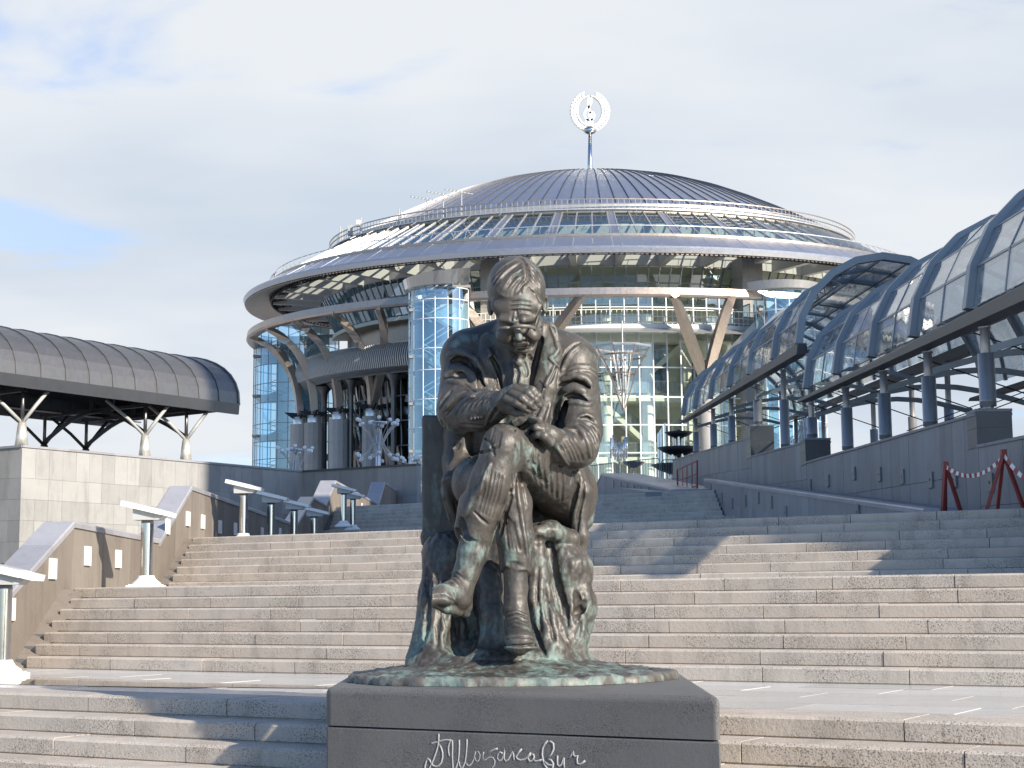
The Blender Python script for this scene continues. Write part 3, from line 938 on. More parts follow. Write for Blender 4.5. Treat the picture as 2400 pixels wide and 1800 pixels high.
# ================================================================== LAMPS ON THE STAIRS
lm = thing('stair_lamp', 'x', 'lamp', (0, 0, 0), group='slanted white stair lamps on steel posts')
m = MB(); m.box((0, 0, 0.02), 0.46, 0.46, 0.04); m.box((0, 0, 0.047), .40, .40, .014); m.build('base_plate', MT['white'], lm)
MB().lathe([(0.21, 0.054), (0.20, 0.075), (0.145, 0.115), (0.118, 0.15), (0.112, 0.175), (0.0, 0.176)], n=24).build('base_flare', MT['white'], lm, True)
MB().lathe([(0.086, 0.17), (0.086, 0.90)], n=24).build('post', MT['steel'], lm, True)
MB().lathe([(0.09, 0.90), (0.09, 0.912), (0.084, 0.914), (0.084, 0.945), (0.0, 0.945)], n=24).build('collar', MT['steel'], lm, True)
m = MB(); m.hexa([(-.175, -.15, .945), (.19, -.15, .945), (.19, .15, .945), (-.175, .15, .945), (-.175, -.15, 1.105), (.25, -.15, 1.005), (.25, .15, 1.005), (-.175, .15, 1.105)])
m.build('housing', MT['lampgrey'], lm)
ex = np.array([math.cos(.235), 0, -math.sin(.235)]); ez = np.array([math.sin(.235), 0, math.cos(.235)])
m = MB(); c = np.array([.0, 0, 1.10]); m.box(c + ex * -.06, .56, .44, .072, ex, (0, 1, 0), ez); hd = m.build('lamp_head', MT['white'], lm)
MB().box(c + ex * .295, .15, .42, .066, ex, (0, 1, 0), ez).build('end_cap', MT['white'], lm)
MB().box(c + ex * -.06 + ez * .038, .46, .36, .006, ex, (0, 1, 0), ez).build('lens', MT['lampgrey'], hd)
LAMPS = [((-5.83, 18.6, 0.0), 'lamp cut off by the left edge, standing on the pale landing'),
         ((-5.63, 24.9, 1.05), 'lamp with a wide white foot at the top of the main flight'),
         ((-5.75, 34.5, 2.1), 'first and tallest lamp of the row of four, white head in the sun'),
         ((-5.66, 37.8, 2.1), 'second lamp of the row of four, its head in shade'),
         ((-5.50, 40.6, 2.1), 'third lamp of the row of four, in front of the short pale slope'),
         ((-5.40, 43.9, 2.1), 'fourth and smallest looking lamp of the row of four'),
         ((-5.27, 50.3, 3.15), 'nearer lamp of the far pair, in front of the tall pale slope'),
         ((-5.25, 53.0, 3.15), 'farther lamp of the far pair, half hidden by the nearer one')]
for i, (p, l) in enumerate(LAMPS):
    o = lm if i == 0 else copy_tree(lm)
    o.location = p; o.scale = (1.1, 1.1, 1.1); o['label'] = 'slanted white ' + l
# ================================================================== CONCERT HALL (oval in plan)
HX, HY, KY = 6.85, 135.0, 0.74
ZP = 6.3


def hp(th, r, z):
    return np.array([HX + r * math.sin(th), HY - KY * r * math.cos(th), z])


D2R = math.pi / 180
hall = thing('concert_hall', 'round glass concert hall under a broad domed metal roof', 'concert hall', (HX, HY, ZP))


def ring(m, prof, a0, a1, n):
    """closed profile [(r,z)] swept from angle a0 to a1 (degrees)"""
    V = []; Fc = []; k = len(prof)
    for i in range(n + 1):
        a = (a0 + (a1 - a0) * i / n) * D2R
        for r, z in prof: V.append(hp(a, r, z))
    for i in range(n):
        for j in range(k):
            Fc.append((i * k + j, (i + 1) * k + j, (i + 1) * k + (j + 1) % k, i * k + (j + 1) % k))
    Fc.append(tuple(range(k - 1, -1, -1))); Fc.append(tuple(range(n * k, n * k + k)))
    return m.add(V, Fc)


def rbox(r0, r1, z0, z1):
    return [(r1, z0), (r1, z1), (r0, z1), (r0, z0)]


def wedge(a0, a1, prof, mat, name, th=0.05, nz=1, parent=None, seg=1, smooth=True):
    """a curved panel between two angles following a (r,z) profile, with thickness th inwards"""
    m = MB(); V = []; k = len(prof)
    for i in range(seg + 1):
        a = a0 + (a1 - a0) * i / seg
        for r, z in prof: V.append(hp(a, r, z))
    b = len(V)
    for i in range(seg + 1):
        a = a0 + (a1 - a0) * i / seg
        for r, z in prof: V.append(hp(a, r, z - th))
    Fc = []
    for i in range(seg):
        for j in range(k - 1):
            q = (i * k + j, (i + 1) * k + j, (i + 1) * k + j + 1, i * k + j + 1)
            Fc.append(q)
            Fc.append(tuple(b + x for x in q[::-1]))
    for j in range(k - 1):
        Fc.append((j, j + 1, b + j + 1, b + j)); Fc.append((seg * k + j + 1, seg * k + j, b + seg * k + j, b + seg * k + j + 1))
    for i in range(seg):
        Fc.append((i * k, b + i * k, b + (i + 1) * k, (i + 1) * k)); Fc.append((i * k + k - 1, (i + 1) * k + k - 1, b + (i + 1) * k + k - 1, b + i * k + k - 1))
    m.add(V, Fc)
    return m.build(name, mat, parent or hall, False)


# --- dome cap: seamed metal panels in two tiers
PROF = [(1.2, 36.75), (4.0, 36.6), (7.0, 36.2), (9.8, 35.55), (12.4, 34.7)]
PROF2 = [(12.4, 34.7), (14.8, 33.72), (17.0, 32.7), (19.2, 31.6), (21.3, 30.5)]
NP = 112
for i in range(NP):
    a = 360.0 * (i + 0.5) / NP - 180
    if abs(a) > 118: continue
    h = 180.0 / NP - 0.035
    for P_ in (PROF, PROF2):
        j = RNG.uniform(-.006, .006)
        wedge((a - h) * D2R, (a + h) * D2R, [(r, z + j) for r, z in P_], MT['roof'], 'roof_panel', 0.04)
m = MB()
for i in range(NP):
    a = (360.0 * i / NP - 180)
    if abs(a) > 118: continue
    a *= D2R
    pts = [hp(a, r, z + .035) for r, z in PROF + PROF2[1:]]
    m.bars(pts, .05, .09, [ZZ] * len(pts))
tag(m.build('roof_seam', MT['darksteel'], hall), kind='stuff')
m = MB(); m.lathe([(0, 36.8), (1.25, 36.77), (1.25, 36.6)], (HX, HY, 0), 32, ys=KY); m.build('roof_crown', MT['roof'], hall, True)
m = MB(); m.lathe([(r, z - .12) for r, z in PROF + PROF2[1:]], (HX, HY, 0), 96, ys=KY); m.build('roof_deck', MT['darksteel'], hall, True)

# --- upper walkway
m = MB(); ring(m, rbox(21.2, 22.3, 30.0, 30.1), -125, 125, 90); ring(m, rbox(21.2, 21.35, 30.1, 30.6), -125, 125, 90); m.build('roof_walkway', MT['column'], hall)
m = MB()
for z in (30.42, 30.78): ring(m, rbox(22.22, 22.3, z, z + .07), -125, 125, 90)
m.build('walkway_rail', MT['bronzesteel'], hall)
m = MB()
for i in range(-110, 111):
    a = i * 1.1 * D2R
    m.beam(hp(a, 22.26, 30.08), hp(a, 22.26, 30.8), .035, .05, (0, 1, 0))
    if i % 6 == 0:
        m.path([hp(a, 22.2, 30.05), hp(a, 22.9, 29.7), hp(a, 22.3, 29.55)], .03, 5)
tag(m.build('rail_post', MT['column'], hall), kind='stuff')

# --- glazed band with broad metal strips every third pane
NB = 36
for i in range(NB):
    a0 = 360.0 * i / NB - 180 + 1.0
    if abs(a0 + 5) > 120: continue
    per = 360.0 / NB
    wst = 1.35
    wedge((a0) * D2R, (a0 + wst) * D2R, [(21.9, 29.98), (27.05, 27.23)], MT['roof'], 'roof_strip', .08)
    pw = (per - wst) / 3
    for k in range(3):
        b = a0 + wst + k * pw
        wedge((b + .07) * D2R, (b + pw - .07) * D2R, [(22.05, 29.86), (26.95, 27.24)], MT['roofglass'], 'roof_pane', .03)
        wedge((b + .03) * D2R, (b + pw - .03) * D2R, [(27.0, 27.22), (29.25, 25.98)], MT['roof'], 'edge_panel', .04)
    wedge((a0 + .03) * D2R, (a0 + wst - .03) * D2R, [(27.07, 27.2), (29.25, 25.98)], MT['roof'], 'edge_panel', .04)
m = MB()
for i in range(NB):
    a0 = 360.0 * i / NB - 180 + 1.0
    if abs(a0 + 5) > 120: continue
    pw = (10 - 1.35) / 3
    for k in range(4):
        b = (a0 + 1.35 + k * pw) * D2R
        m.beam(hp(b, 21.95, 29.92), hp(b, 27.05, 27.2), .10, .14)
m.build('glazing_bar', MT['column'], hall)
m = MB(); ring(m, rbox(26.9, 27.15, 27.15, 27.34), -125, 125, 90); ring(m, rbox(21.8, 22.1, 29.75, 30.02), -125, 125, 90); m.build('gutter', MT['bronzesteel'], hall)
m = MB(); ring(m, rbox(26.85, 26.91, 27.95, 28.01), -125, 125, 90)
for i in range(-60, 61):
    a = i * 2 * D2R; m.path([hp(a, 27.1, 27.3), hp(a, 27.25, 27.6), hp(a, 26.88, 27.98)], .022, 5)
tag(m.build('lower_rail', MT['column'], hall), kind='stuff')

# --- rim and soffit
m = MB(); ring(m, [(29.3, 25.55), (29.42, 25.9), (29.3, 26.06), (29.1, 25.95), (29.0, 25.6)], -140, 140, 130); m.build('rim_fascia', MT['roof'], hall)
m = MB(); ring(m, [(29.2, 25.5), (29.2, 25.56), (27.2, 26.16), (27.2, 26.1)], -140, 140, 120); m.build('soffit', MT['beam'], hall)
m = MB()
for i in range(-190, 191):
    a = i * 0.72 * D2R
    m.beam(hp(a, 27.25, 26.05), hp(a, 29.25, 25.46), .22, .08)
tag(m.build('soffit_slat', MT['bronzesteel'], hall), kind='stuff')
m = MB()
for i in range(-210, 211):
    a = i * .62 * D2R; b = (i + 1) * .62 * D2R
    lo, hi = (25.78, 26.06) if i % 2 else (26.06, 25.78)
    m.beam(hp(a, 27.1, lo), hp(b, 27.1, hi), .05, .05)
    m.beam(hp(a, 27.1, 26.0), hp(a, 25.9, 26.15), .06, .06)
ring(m, rbox(27.06, 27.16, 25.74, 25.80), -132, 132, 110); ring(m, rbox(27.06, 27.16, 26.0, 26.08), -132, 132, 110)
ring(m, rbox(26.5, 26.58, 26.0, 26.08), -132, 132, 110); ring(m, rbox(25.85, 25.95, 26.08, 26.16), -132, 132, 110)
tag(m.build('rim_lattice', MT['black'], hall), kind='stuff')

# --- radial roof beams of pale concrete
for i in range(44):
    a = (360.0 * (i + .35) / 44 - 180)
    if abs(a) > 125: continue
    a *= D2R
    tv = np.array([math.cos(a), math.sin(a) * KY, 0]); tv /= np.linalg.norm(tv)
    p = [hp(a, 27.0, 25.85), hp(a, 27.0, 26.25), hp(a, 22.6, 26.7), hp(a, 22.6, 25.6)]
    MB().prism([q - tv * .24 for q in p], tv * .48).build('roof_beam', MT['concrete'], hall)
m = MB(); ring(m, rbox(19.5, 22.9, 26.55, 26.75), -125, 125, 80); m.build('attic_floor', MT['concrete'], hall)
m = MB(); ring(m, rbox(22.4, 22.9, 25.65, 26.55), -125, 125, 90); m.build('upper_band', MT['concrete'], hall)
m = MB(); ring(m, rbox(20.6, 20.9, 26.75, 30.2), -125, 125, 80); m.build('attic_wall', MT['interior'], hall)
m = MB()
for i in range(-60, 61):
    a = i * 2.0 * D2R
    tv = np.array([math.cos(a), math.sin(a) * KY, 0])
    m.box(hp(a, 22.2, 27.05), .55, .5, .6, tv, np.cross(ZZ, tv), ZZ)
tag(m.build('roof_vent', MT['white'], hall), kind='stuff')

# --- leaning glass storey
A0, A1 = -84.0, 84.0
n = 78
for i in range(n):
    a = A0 + (A1 - A0) * i / n; b = A0 + (A1 - A0) * (i + 1) / n
    g = MT['glass'] if a > -27 else MT['blueglass']
    for (r0, z0), (r1, z1) in (((21.6, 22.9), (22.3, 24.35)), ((22.33, 24.42), (22.95, 25.6))):
        wedge((a + .1) * D2R, (b - .1) * D2R, [(r0, z0), (r1, z1)], g, 'leaning_pane', .03)
m = MB()
for i in range(n + 1):
    a = (A0 + (A1 - A0) * i / n) * D2R
    m.beam(hp(a, 21.58, 22.9), hp(a, 22.95, 25.62), .09, .12)
ring(m, rbox(22.2, 22.38, 24.34, 24.43), A0, A1, 80)
m.build('storey_frame', MT['frame'], hall)
m = MB(); ring(m, rbox(17.5, 22.0, 22.55, 22.85), A0, A1, 60); m.build('upper_floor', MT['interior'], hall)
m = MB(); ring(m, rbox(17.4, 17.6, 6.3, 26.6), -100, 100, 70); m.build('inner_wall', MT['interior'], hall)
m = MB(); ring(m, rbox(17.5, 22.5, 25.6, 25.64), A0, A1, 60); m.build('upper_ceiling', MT['interior'], hall)

# --- bronze ring beam on raking struts
m = MB(); ring(m, [(29.0, 22.4), (29.12, 22.55), (29.05, 23.05), (28.45, 23.05), (28.4, 22.4)], -140, 140, 140); m.build('ring_beam', MT['bronzesteel'], hall)


def hall_px(x, y, r):
    """angle on the oval of size r under photo pixel (x, y), front side"""
    d = ray(x, y)
    a = d[0] ** 2 + (d[1] / KY) ** 2; b = -2 * (d[0] * HX + d[1] * HY / KY / KY); c = HX ** 2 + (HY / KY) ** 2 - r * r
    t = (-b - math.sqrt(max(b * b - 4 * a * c, 0))) / (2 * a); p = EYE + d * t
    return math.atan2((p[0] - HX) / r, -(p[1] - HY) / KY / r), float(p[2])


def strut(th0, r0, z0, th1, bulge=0.75, w0=.46, w1=.36):
    A = hp(th0, r0, z0); B = hp(th1, 28.75, 22.45)
    pts = []; ws = []; hs = []
    for k in range(13):
        u = k / 12
        p = A + (B - A) * u
        out = np.array([math.sin(th1), -math.cos(th1), 0])
        p = p - out * bulge * 4 * u * (1 - u) * 1.3 + ZZ * bulge * 1.2 * 4 * u * (1 - u)
        pts.append(p); f = 1 - .35 * u
        ws.append((w0 + (w1 - w0) * u) * (1 + .25 * math.sin(math.pi * u))); hs.append(.52 - .12 * u + .12 * math.sin(math.pi * u))
    pts.append(B + ZZ * .1); ws.append(.8); hs.append(.5)
    nn = [np.array([math.sin(th1), -math.cos(th1) * KY, .6])] * 14
    return MB().bars(pts, ws, hs, nn).build('strut', MT['bronzesteel'], hall)


COLS = [(703, 25.4, [(575, 812), (589, 792)]), (736, 24.8, [(629, 773)]), (794, 24.2, [(690, 745)]), (872, 23.6, [(783, 728), (889, 716)])]
for x, r, tops in COLS:
    th, _ = hall_px(x, 965, r)
    for (tx, ty) in tops:
        t2, _ = hall_px(max(tx, 592), ty, 28.7)
        strut(th, r, 15.7, t2)
    c = hp(th, r, 0)
    for z0, z1 in ((6.3, 8.6), (8.6, 10.9), (10.9, 13.2), (13.2, 15.0)):
        MB().lathe([(0, z0), (.78, z0 + .006), (.78, z1 - .006), (0, z1)], (c[0], c[1], 0), 12).build('column_drum', MT['facing'], hall)
    MB().lathe([(.52, 15.0), (.52, 15.6), (0, 15.6)], (c[0], c[1], 0), 16).build('column_neck', MT['silver'], hall, True)
    m = MB()
    for ang in (0.4, 0.4 + math.pi / 2):
        e = np.array([math.cos(ang), math.sin(ang), 0])
        m.prism([c + e * -1.25 + ZZ * 15.95, c + e * -.5 + ZZ * 15.45, c + e * .5 + ZZ * 15.45, c + e * 1.25 + ZZ * 15.95], np.cross(ZZ, e) * .16)
    m.build('capital', MT['black'], hall)
for x, tops in ((1654, (1581, 1712, 1838)), (1218, (1080, 1362))):
    th, _ = hall_px(x, 871, 25.2)
    for tx in tops:
        t2, _ = hall_px(tx, 688, 28.7)
        strut(th, 25.2, 16.6, t2, bulge=.12, w0=.5, w1=.6)
    c = hp(th, 25.2, 0)
    MB().lathe([(0, 6.3), (.6, 6.3), (.6, 16.6), (0, 16.7)], (c[0], c[1], 0), 16).build('tree_column', MT['facing'], hall, True)

# --- granite piers either side of the glass front
for x, hw in ((1148, .72), (1762, .86)):
    th, _ = hall_px(x, 650, 24.7)
    tv = np.array([math.cos(th), math.sin(th) * KY, 0]); tv /= np.linalg.norm(tv)
    z = 6.3
    while z < 26.2:
        z1 = min(z + 1.15, 26.2)
        MB().box(hp(th, 24.1, (z + z1) / 2), hw * 2, 1.6, z1 - z - .012, tv, np.cross(ZZ, tv), ZZ).build('pier_block', MT['facing'], hall)
        z = z1

# --- glass front
FA0, FA1 = -26.5, 28.5
ROWZ = [6.3, 8.9, 11.5, 13.55, 15.6, 17.8, 20.55, 22.3, 23.3]
nc = 22
for i in range(nc):
    a = FA0 + (FA1 - FA0) * i / nc; b = FA0 + (FA1 - FA0) * (i + 1) / nc
    for z0, z1 in zip(ROWZ[:-1], ROWZ[1:]):
        j = RNG.uniform(-.012, .012)
        wedge((a + .09) * D2R, (b - .09) * D2R, [(24.0 + j, z0 + .03), (24.0 + j, z1 - .03)], MT['glass'], 'front_pane', 0.0) if False else None
        m = MB()
        p = [hp((a + .08) * D2R, 24.0 + j, z0 + .04), hp((b - .08) * D2R, 24.0 + j, z0 + .04), hp((b - .08) * D2R, 24.0 - j, z1 - .04), hp((a + .08) * D2R, 24.0 - j, z1 - .04)]
        nn = np.array([math.sin(a * D2R), -math.cos(a * D2R), 0]) * .025
        MB().hexa([p[0], p[1], p[1] - nn, p[0] - nn, p[3], p[2], p[2] - nn, p[3] - nn]).build('front_pane', MT['glass'], hall)
for i in range(nc + 1):
    a = (FA0 + (FA1 - FA0) * i / nc) * D2R
    tv = np.array([math.cos(a), math.sin(a), 0])
    MB().box(hp(a, 24.03, (6.3 + 23.35) / 2), .085, .14, 17.05, tv, np.cross(ZZ, tv), ZZ).build('mullion', MT['mullion'], hall)
for z in ROWZ[1:]:
    m = MB(); ring(m, rbox(23.98, 24.1, z - .045, z + .045), FA0, FA1, 44); m.build('transom', MT['mullion'], hall)
# balcony across the front
m = MB(); ring(m, rbox(23.9, 25.9, 20.45, 20.8), FA0 - 1, FA1 + 1, 44); m.build('balcony_slab', MT['mullion'], hall)
m = MB(); ring(m, [(25.9, 20.42), (27.0, 20.05), (27.05, 20.1), (25.95, 20.5)], FA0 + 4, FA1 - 2, 44); m.build('balcony_awning', MT['column'], hall)
m = MB()
for z in (20.95, 21.35, 21.85): ring(m, rbox(25.75, 25.82, z, z + .06), FA0, FA1, 44)
for i in range(67):
    a = (FA0 + (FA1 - FA0) * i / 66) * D2R
    m.tube(hp(a, 25.78, 20.8), hp(a, 25.78, 21.9), .03, n=5)
    if i % 3 != 2:
        for q in (.25, .5, .75):
            b = a + q * (FA1 - FA0) / 66 * D2R
            m.tube(hp(b, 25.78, 20.98), hp(b, 25.78, 21.4), .012, n=4)
tag(m.build('balcony_rail', MT['white'], hall), kind='stuff')
# inside: floors, columns, stairs
for z in (11.3, 15.9, 20.35):
    m = MB(); ring(m, rbox(17.6, 22.4 if z < 20 else 23.9, z - .45, z), -29, 31, 40); m.build('gallery_floor', MT['interior'], hall)
    m = MB(); ring(m, rbox(22.36, 22.42, z + .15, z + 1.0), -29, 31, 40); m.build('gallery_balustrade', MT['tunnelglass'], hall)
    m = MB(); ring(m, rbox(22.3, 22.38, z + 1.0, z + 1.08), -29, 31, 40); m.build('gallery_rail', MT['bronzesteel'], hall)
m = MB(); ring(m, rbox(17.6, 24.0, 6.28, 6.34), -29, 31, 40); m.build('foyer_floor', MT['floor_in'], hall)
for i in range(7):
    a = (-24 + i * 8.2) * D2R
    c = hp(a, 21.3, 0)
    MB().lathe([(.42, 6.3), (.42, 22.6)], (c[0], c[1], 0), 18).build('foyer_column', MT['interior'], hall, True)
for s0, s1, za, zb in ((-2, 12, 15.9, 11.3), (12, 24, 11.3, 15.9), (14, 26, 11.3, 6.4), (-22, -8, 15.9, 20.3), (4, 18, 15.9, 20.3)):
    A_ = hp(s0 * D2R, 20.6, za); B_ = hp(s1 * D2R, 20.6, zb)
    MB().beam(A_, B_, 1.5, .35).build('inner_stair', MT['interior'], hall)
    m = MB(); m.beam(A_ + ZZ * .8, B_ + ZZ * .8, .06, .9); m.build('stair_balustrade', MT['tunnelglass'], hall)
for i in range(5):
    a = (-20 + i * 11) * D2R; tv = np.array([math.cos(a), math.sin(a), 0])
    for z in (8.2, 13.2, 17.9):
        MB().box(hp(a, 17.66, z), 2.4, .06, 2.6, tv, np.cross(ZZ, tv), ZZ).build('inner_doorway', MT['floor_in'] if z < 16 else MT['beam'], hall)
# entrance doors
for i in range(5):
    a = (-8 + i * 5) * D2R; tv = np.array([math.cos(a), math.sin(a), 0])
    m = MB()
    for q in (-1, 0, 1): m.box(hp(a, 24.2, 7.7) + tv * q * .95, .1, .12, 2.8, tv, np.cross(ZZ, tv), ZZ)
    m.box(hp(a, 24.2, 9.05), 2.0, .12, .14, tv, np.cross(ZZ, tv), ZZ)
    m.build('door_frame', MT['white'], hall)

# --- glass stair towers
def tower(px, Y, R, z0, z1, npan, rows, glass, bar, a0=-150, a1=150, inner=True, off=0.0):
    X = EYE[0] + ray(px, 900)[0] * Y
    c = np.array([X, Y, 0])
    q = lambda a, r, z: c + np.array([r * math.sin(a), -r * math.cos(a), z])
    zs = [z0 + (z1 - z0) * k / rows for k in range(rows + 1)] if not hasattr(rows, '__len__') else rows
    n_ = npan
    for i in range(n_):
        a = (a0 + (a1 - a0) * (i + off) / n_) * D2R; b = (a0 + (a1 - a0) * (i + 1 + off) / n_) * D2R
        if math.cos((a + b) / 2) < -0.75: continue
        for k in range(len(zs) - 1):
            m = MB(); V = []
            for j in range(4):
                u = a + (b - a) * (j / 3 * .96 + .02)
                V += [q(u, R, zs[k] + .03), q(u, R, zs[k + 1] - .03)]
            m.add(V, [(0, 2, 3, 1), (2, 4, 5, 3), (4, 6, 7, 5)])
            m.build('tower_pane', glass, hall, True)
    for i in range(n_ + 1):
        a = (a0 + (a1 - a0) * (i + off) / n_) * D2R
        MB().tube(q(a, R, zs[0]), q(a, R, zs[-1]), .036, n=6).build('tower_mullion', bar, hall)
    for z in zs:
        m = MB(); V = []; Fc = []
        nn = 40
        for i in range(nn + 1):
            a = (a0 + (a1 - a0) * i / nn) * D2R
            V += [q(a, R - .05, z - .03), q(a, R + .03, z - .03), q(a, R + .03, z + .03), q(a, R - .05, z + .03)]
        for i in range(nn):
            for k in range(4): Fc.append((4 * i + k, 4 * i + 4 + k, 4 * i + 4 + (k + 1) % 4, 4 * i + (k + 1) % 4))
        m.add(V, Fc); m.build('tower_transom', bar, hall)
    if inner:
        m = MB()
        k = 0; z = z0
        while z < z1 - 1.5:
            e = 0.55 * R
            sgn = 1 if k % 2 else -1
            m.beam(c + np.array([-e * sgn, -R * .3, z + .1]), c + np.array([e * sgn, -R * .3, z + 1.7]), R * .5, .22)
            m.box(c + np.array([e * sgn * 1.2, 0, z + 1.75]), R * .55, R * 1.2, .2)
            z += 1.7; k += 1
        m.build('tower_stair', MT['facing'], hall)
        m = MB(); z = z0; k = 0
        while z < z1 - 1.5:
            e = 0.55 * R; sgn = 1 if k % 2 else -1
            for dz in (.55, .95):
                m.tube(c + np.array([-e * sgn, -R * .58, z + .2 + dz]), c + np.array([e * sgn, -R * .58, z + 1.8 + dz]), .035, n=5)
            z += 1.7; k += 1
        m.build('stair_rail', MT['white'], hall)
        MB().box(c + np.array([0, R * .55, (z0 + z1) / 2]), R * 1.1, .3, z1 - z0).build('tower_core', MT['interior'], hall)
    return c


TZ = [6.3, 9.0, 11.1, 13.1, 15.1, 17.2, 18.75, 20.9, 22.3, 23.15]
tc = tower(1032, 115.6, 2.35, 6.3, 23.1, 10, TZ, MT['blueglass'], MT['mullion'], -165, 60)
cw = np.array([tc[0] + .9, tc[1] + .9, 0])
MB().hexa([tc + np.array(p) for p in ((-.9, .2, 6.3), (2.0, -.6, 6.3), (2.4, 2.4, 6.3), (-.9, 2.2, 6.3), (-.9, .2, 23), (2.0, -.6, 23), (2.4, 2.4, 23), (-.9, 2.2, 23))]).build('tower_wall', MT['interior'], hall)
tower(690, 137.5, 3.65, 6.3, 24.0, 18, [6.3, 8.1, 9.7, 11.3, 12.8, 14.3, 15.8, 17.6, 19.2, 20.8, 22.4, 24.0], MT['blueglass'], MT['frame'], -165, 100)
t3 = tower(1858, 116.6, 2.5, 6.3, 22.9, 12, [6.3, 9, 11.2, 13.4, 15.6, 17.8, 20, 21.5, 22.9], MT['blueglass'], MT['mullion'], -120, 150)
for c, a0, a1, z0, rise in ((tc, -130, 35, 23.17, .55), (t3, -60, 120, 22.95, -.4)):
    m = MB(); V = []; Fc = []
    for i in range(25):
        u = i / 24; a = (a0 + (a1 - a0) * u) * D2R; zz = z0 + .6 + rise * u ** 2
        rr_ = 2.55 + (1.2 * u ** 2 if rise > 0 else 1.0 * (1 - u) ** 2)
        for (dr, z) in ((-.5, z0), (0, z0), (0.18, zz), (-.5, zz)):
            V.append(c + np.array([(rr_ + dr) * math.sin(a), -(rr_ + dr) * math.cos(a), z]))
    for i in range(24):
        for k in range(4): Fc.append((4 * i + k, 4 * i + 4 + k, 4 * i + 4 + (k + 1) % 4, 4 * i + (k + 1) % 4))
    Fc += [(0, 1, 2, 3), (96, 97, 98, 99)]
    m.add(V, Fc); m.build('tower_cap', MT['steel'] if rise > 0 else MT['column'], hall, False)

# --- dark inner drum on the left, with louvred balcony
B0, B1 = -88.0, -27.5
n = 26
for i in range(n):
    a = B0 + (B1 - B0) * i / n; b = B0 + (B1 - B0) * (i + 1) / n
    for k in range(6):
        z0 = 8.9 + k * 1.95; z1 = z0 + 1.95
        j = RNG.uniform(-.05, .05)
        m = MB(); p = [hp((a + .06) * D2R, 21.2 + j, z0 + .04), hp((b - .06) * D2R, 21.2 - j, z0 + .04), hp((b - .06) * D2R, 21.5 - j, z1 - .04), hp((a + .06) * D2R, 21.5 + j, z1 - .04)]
        m.quad(*p); m.build('drum_pane', MT['darkglass'], hall)
m = MB()
for i in range(n + 1):
    a = (B0 + (B1 - B0) * i / n) * D2R; m.beam(hp(a, 21.25, 6.3), hp(a, 21.55, 21.0), .08, .1, (0, 1, 0))
for k in range(7): ring(m, rbox(21.2, 21.6, 8.86 + k * 1.95, 8.94 + k * 1.95), B0, B1, 40)
m.build('drum_frame', MT['frame'], hall)
m = MB(); ring(m, rbox(20.6, 20.7, 6.3, 23.0), B0, B1, 40); m.build('drum_lining', MT['bronzesteel'], hall)
# foot of the drum: doors
for i in range(10):
    a = (-76 + i * 5) * D2R; tv = np.array([math.cos(a), math.sin(a) * KY, 0]); tv /= np.linalg.norm(tv); nv = np.cross(ZZ, tv)
    m = MB()
    for q in (-.95, -.48, 0, .48, .95): m.box(hp(a, 21.45, 7.55) + tv * q, .07, .1, 2.5, tv, nv, ZZ)
    m.box(hp(a, 21.45, 8.75), 1.97, .1, .08, tv, nv, ZZ); m.box(hp(a, 21.45, 7.9), 1.97, .1, .08, tv, nv, ZZ)
    m.build('door_frame', MT['white'], hall)
    MB().box(hp(a, 21.3, 7.55), 1.9, .03, 2.45, tv, nv, ZZ).build('door_pane', MT['blueglass'], hall)
# balcony
m = MB(); ring(m, [(21.5, 18.0), (24.9, 18.35), (25.0, 18.6), (21.5, 18.6)], -74, -27.5, 50); m.build('side_balcony', MT['beam'], hall)
m = MB()
for i in range(96):
    a = (-73.5 + 46 * i / 95) * D2R
    m.bars([hp(a, 24.6, 18.1), hp(a, 25.35, 18.5), hp(a, 25.5, 19.2), hp(a, 25.3, 19.9), hp(a, 25.05, 20.3)], .10, .14, [ZZ, hp(a, 1, 0) - hp(a, 0, 0), hp(a, 1, 0) - hp(a, 0, 0), hp(a, 1, 0) - hp(a, 0, 0), ZZ])
tag(m.build('louvre', MT['column'], hall), kind='stuff')
m = MB(); ring(m, rbox(24.55, 24.6, 18.5, 20.0), -73.5, -27.5, 50); m.build('louvre_backing', MT['beam'], hall)
m = MB(); ring(m, rbox(24.95, 25.1, 20.28, 20.36), -73.5, -27.5, 50); m.build('balcony_handrail', MT['column'], hall)
for i in range(7):
    a = (-70 + i * 6.8) * D2R; c = hp(a, 23.4, 0)
    m = MB(); m.lathe([(.24, 6.3), (.22, 16.8), (.3, 17.6), (.7, 18.1)], (c[0], c[1], 0), 12); m.build('balcony_column', MT['darksteel'], hall, True)

# ================================================================== ROOF THINGS
em = thing('roof_emblem', 'silver treble clef in a laurel wreath on a pole at the top of the dome', 'emblem', hp(0, 0, 36.7))
ec = at(1382, 264, 135.0); ex_, ez_ = np.array([1.0, 0, 0]), ZZ
E_ = lambda u, v: ec + ex_ * u + ez_ * v
px = 135 / F
MB().path([(HX, HY, 36.6), (HX, HY, 38.0), E_(0, -52 * px)], [.26, .22, .13], 14).build('pole', MT['steel'], em, True)
MB().sphere(E_(0, -44 * px), .42, 14, 8, (1.35, 1, .9)).build('collar', MT['steel'], em, True)
MB().path([E_(31 * px * math.sin(2 * math.pi * k / 40), 4 * px + 37 * px * math.cos(2 * math.pi * k / 40)) for k in range(41)], .12, 8).build('ring', MT['silver'], em, True)
cl = [(-2, -33), (-9, -28), (-9, -22), (-5, -20), (-2, -24), (2, -33), (6, -30), (4, -14), (0, 4), (-3, 20), (-1, 34), (3, 37), (5, 28), (1, 16), (-8, 4), (-12, -6), (-9, -17), (0, -21), (9, -17), (11, -8), (6, -1), (-1, -4), (-2, -11), (3, -14)]
cp = []
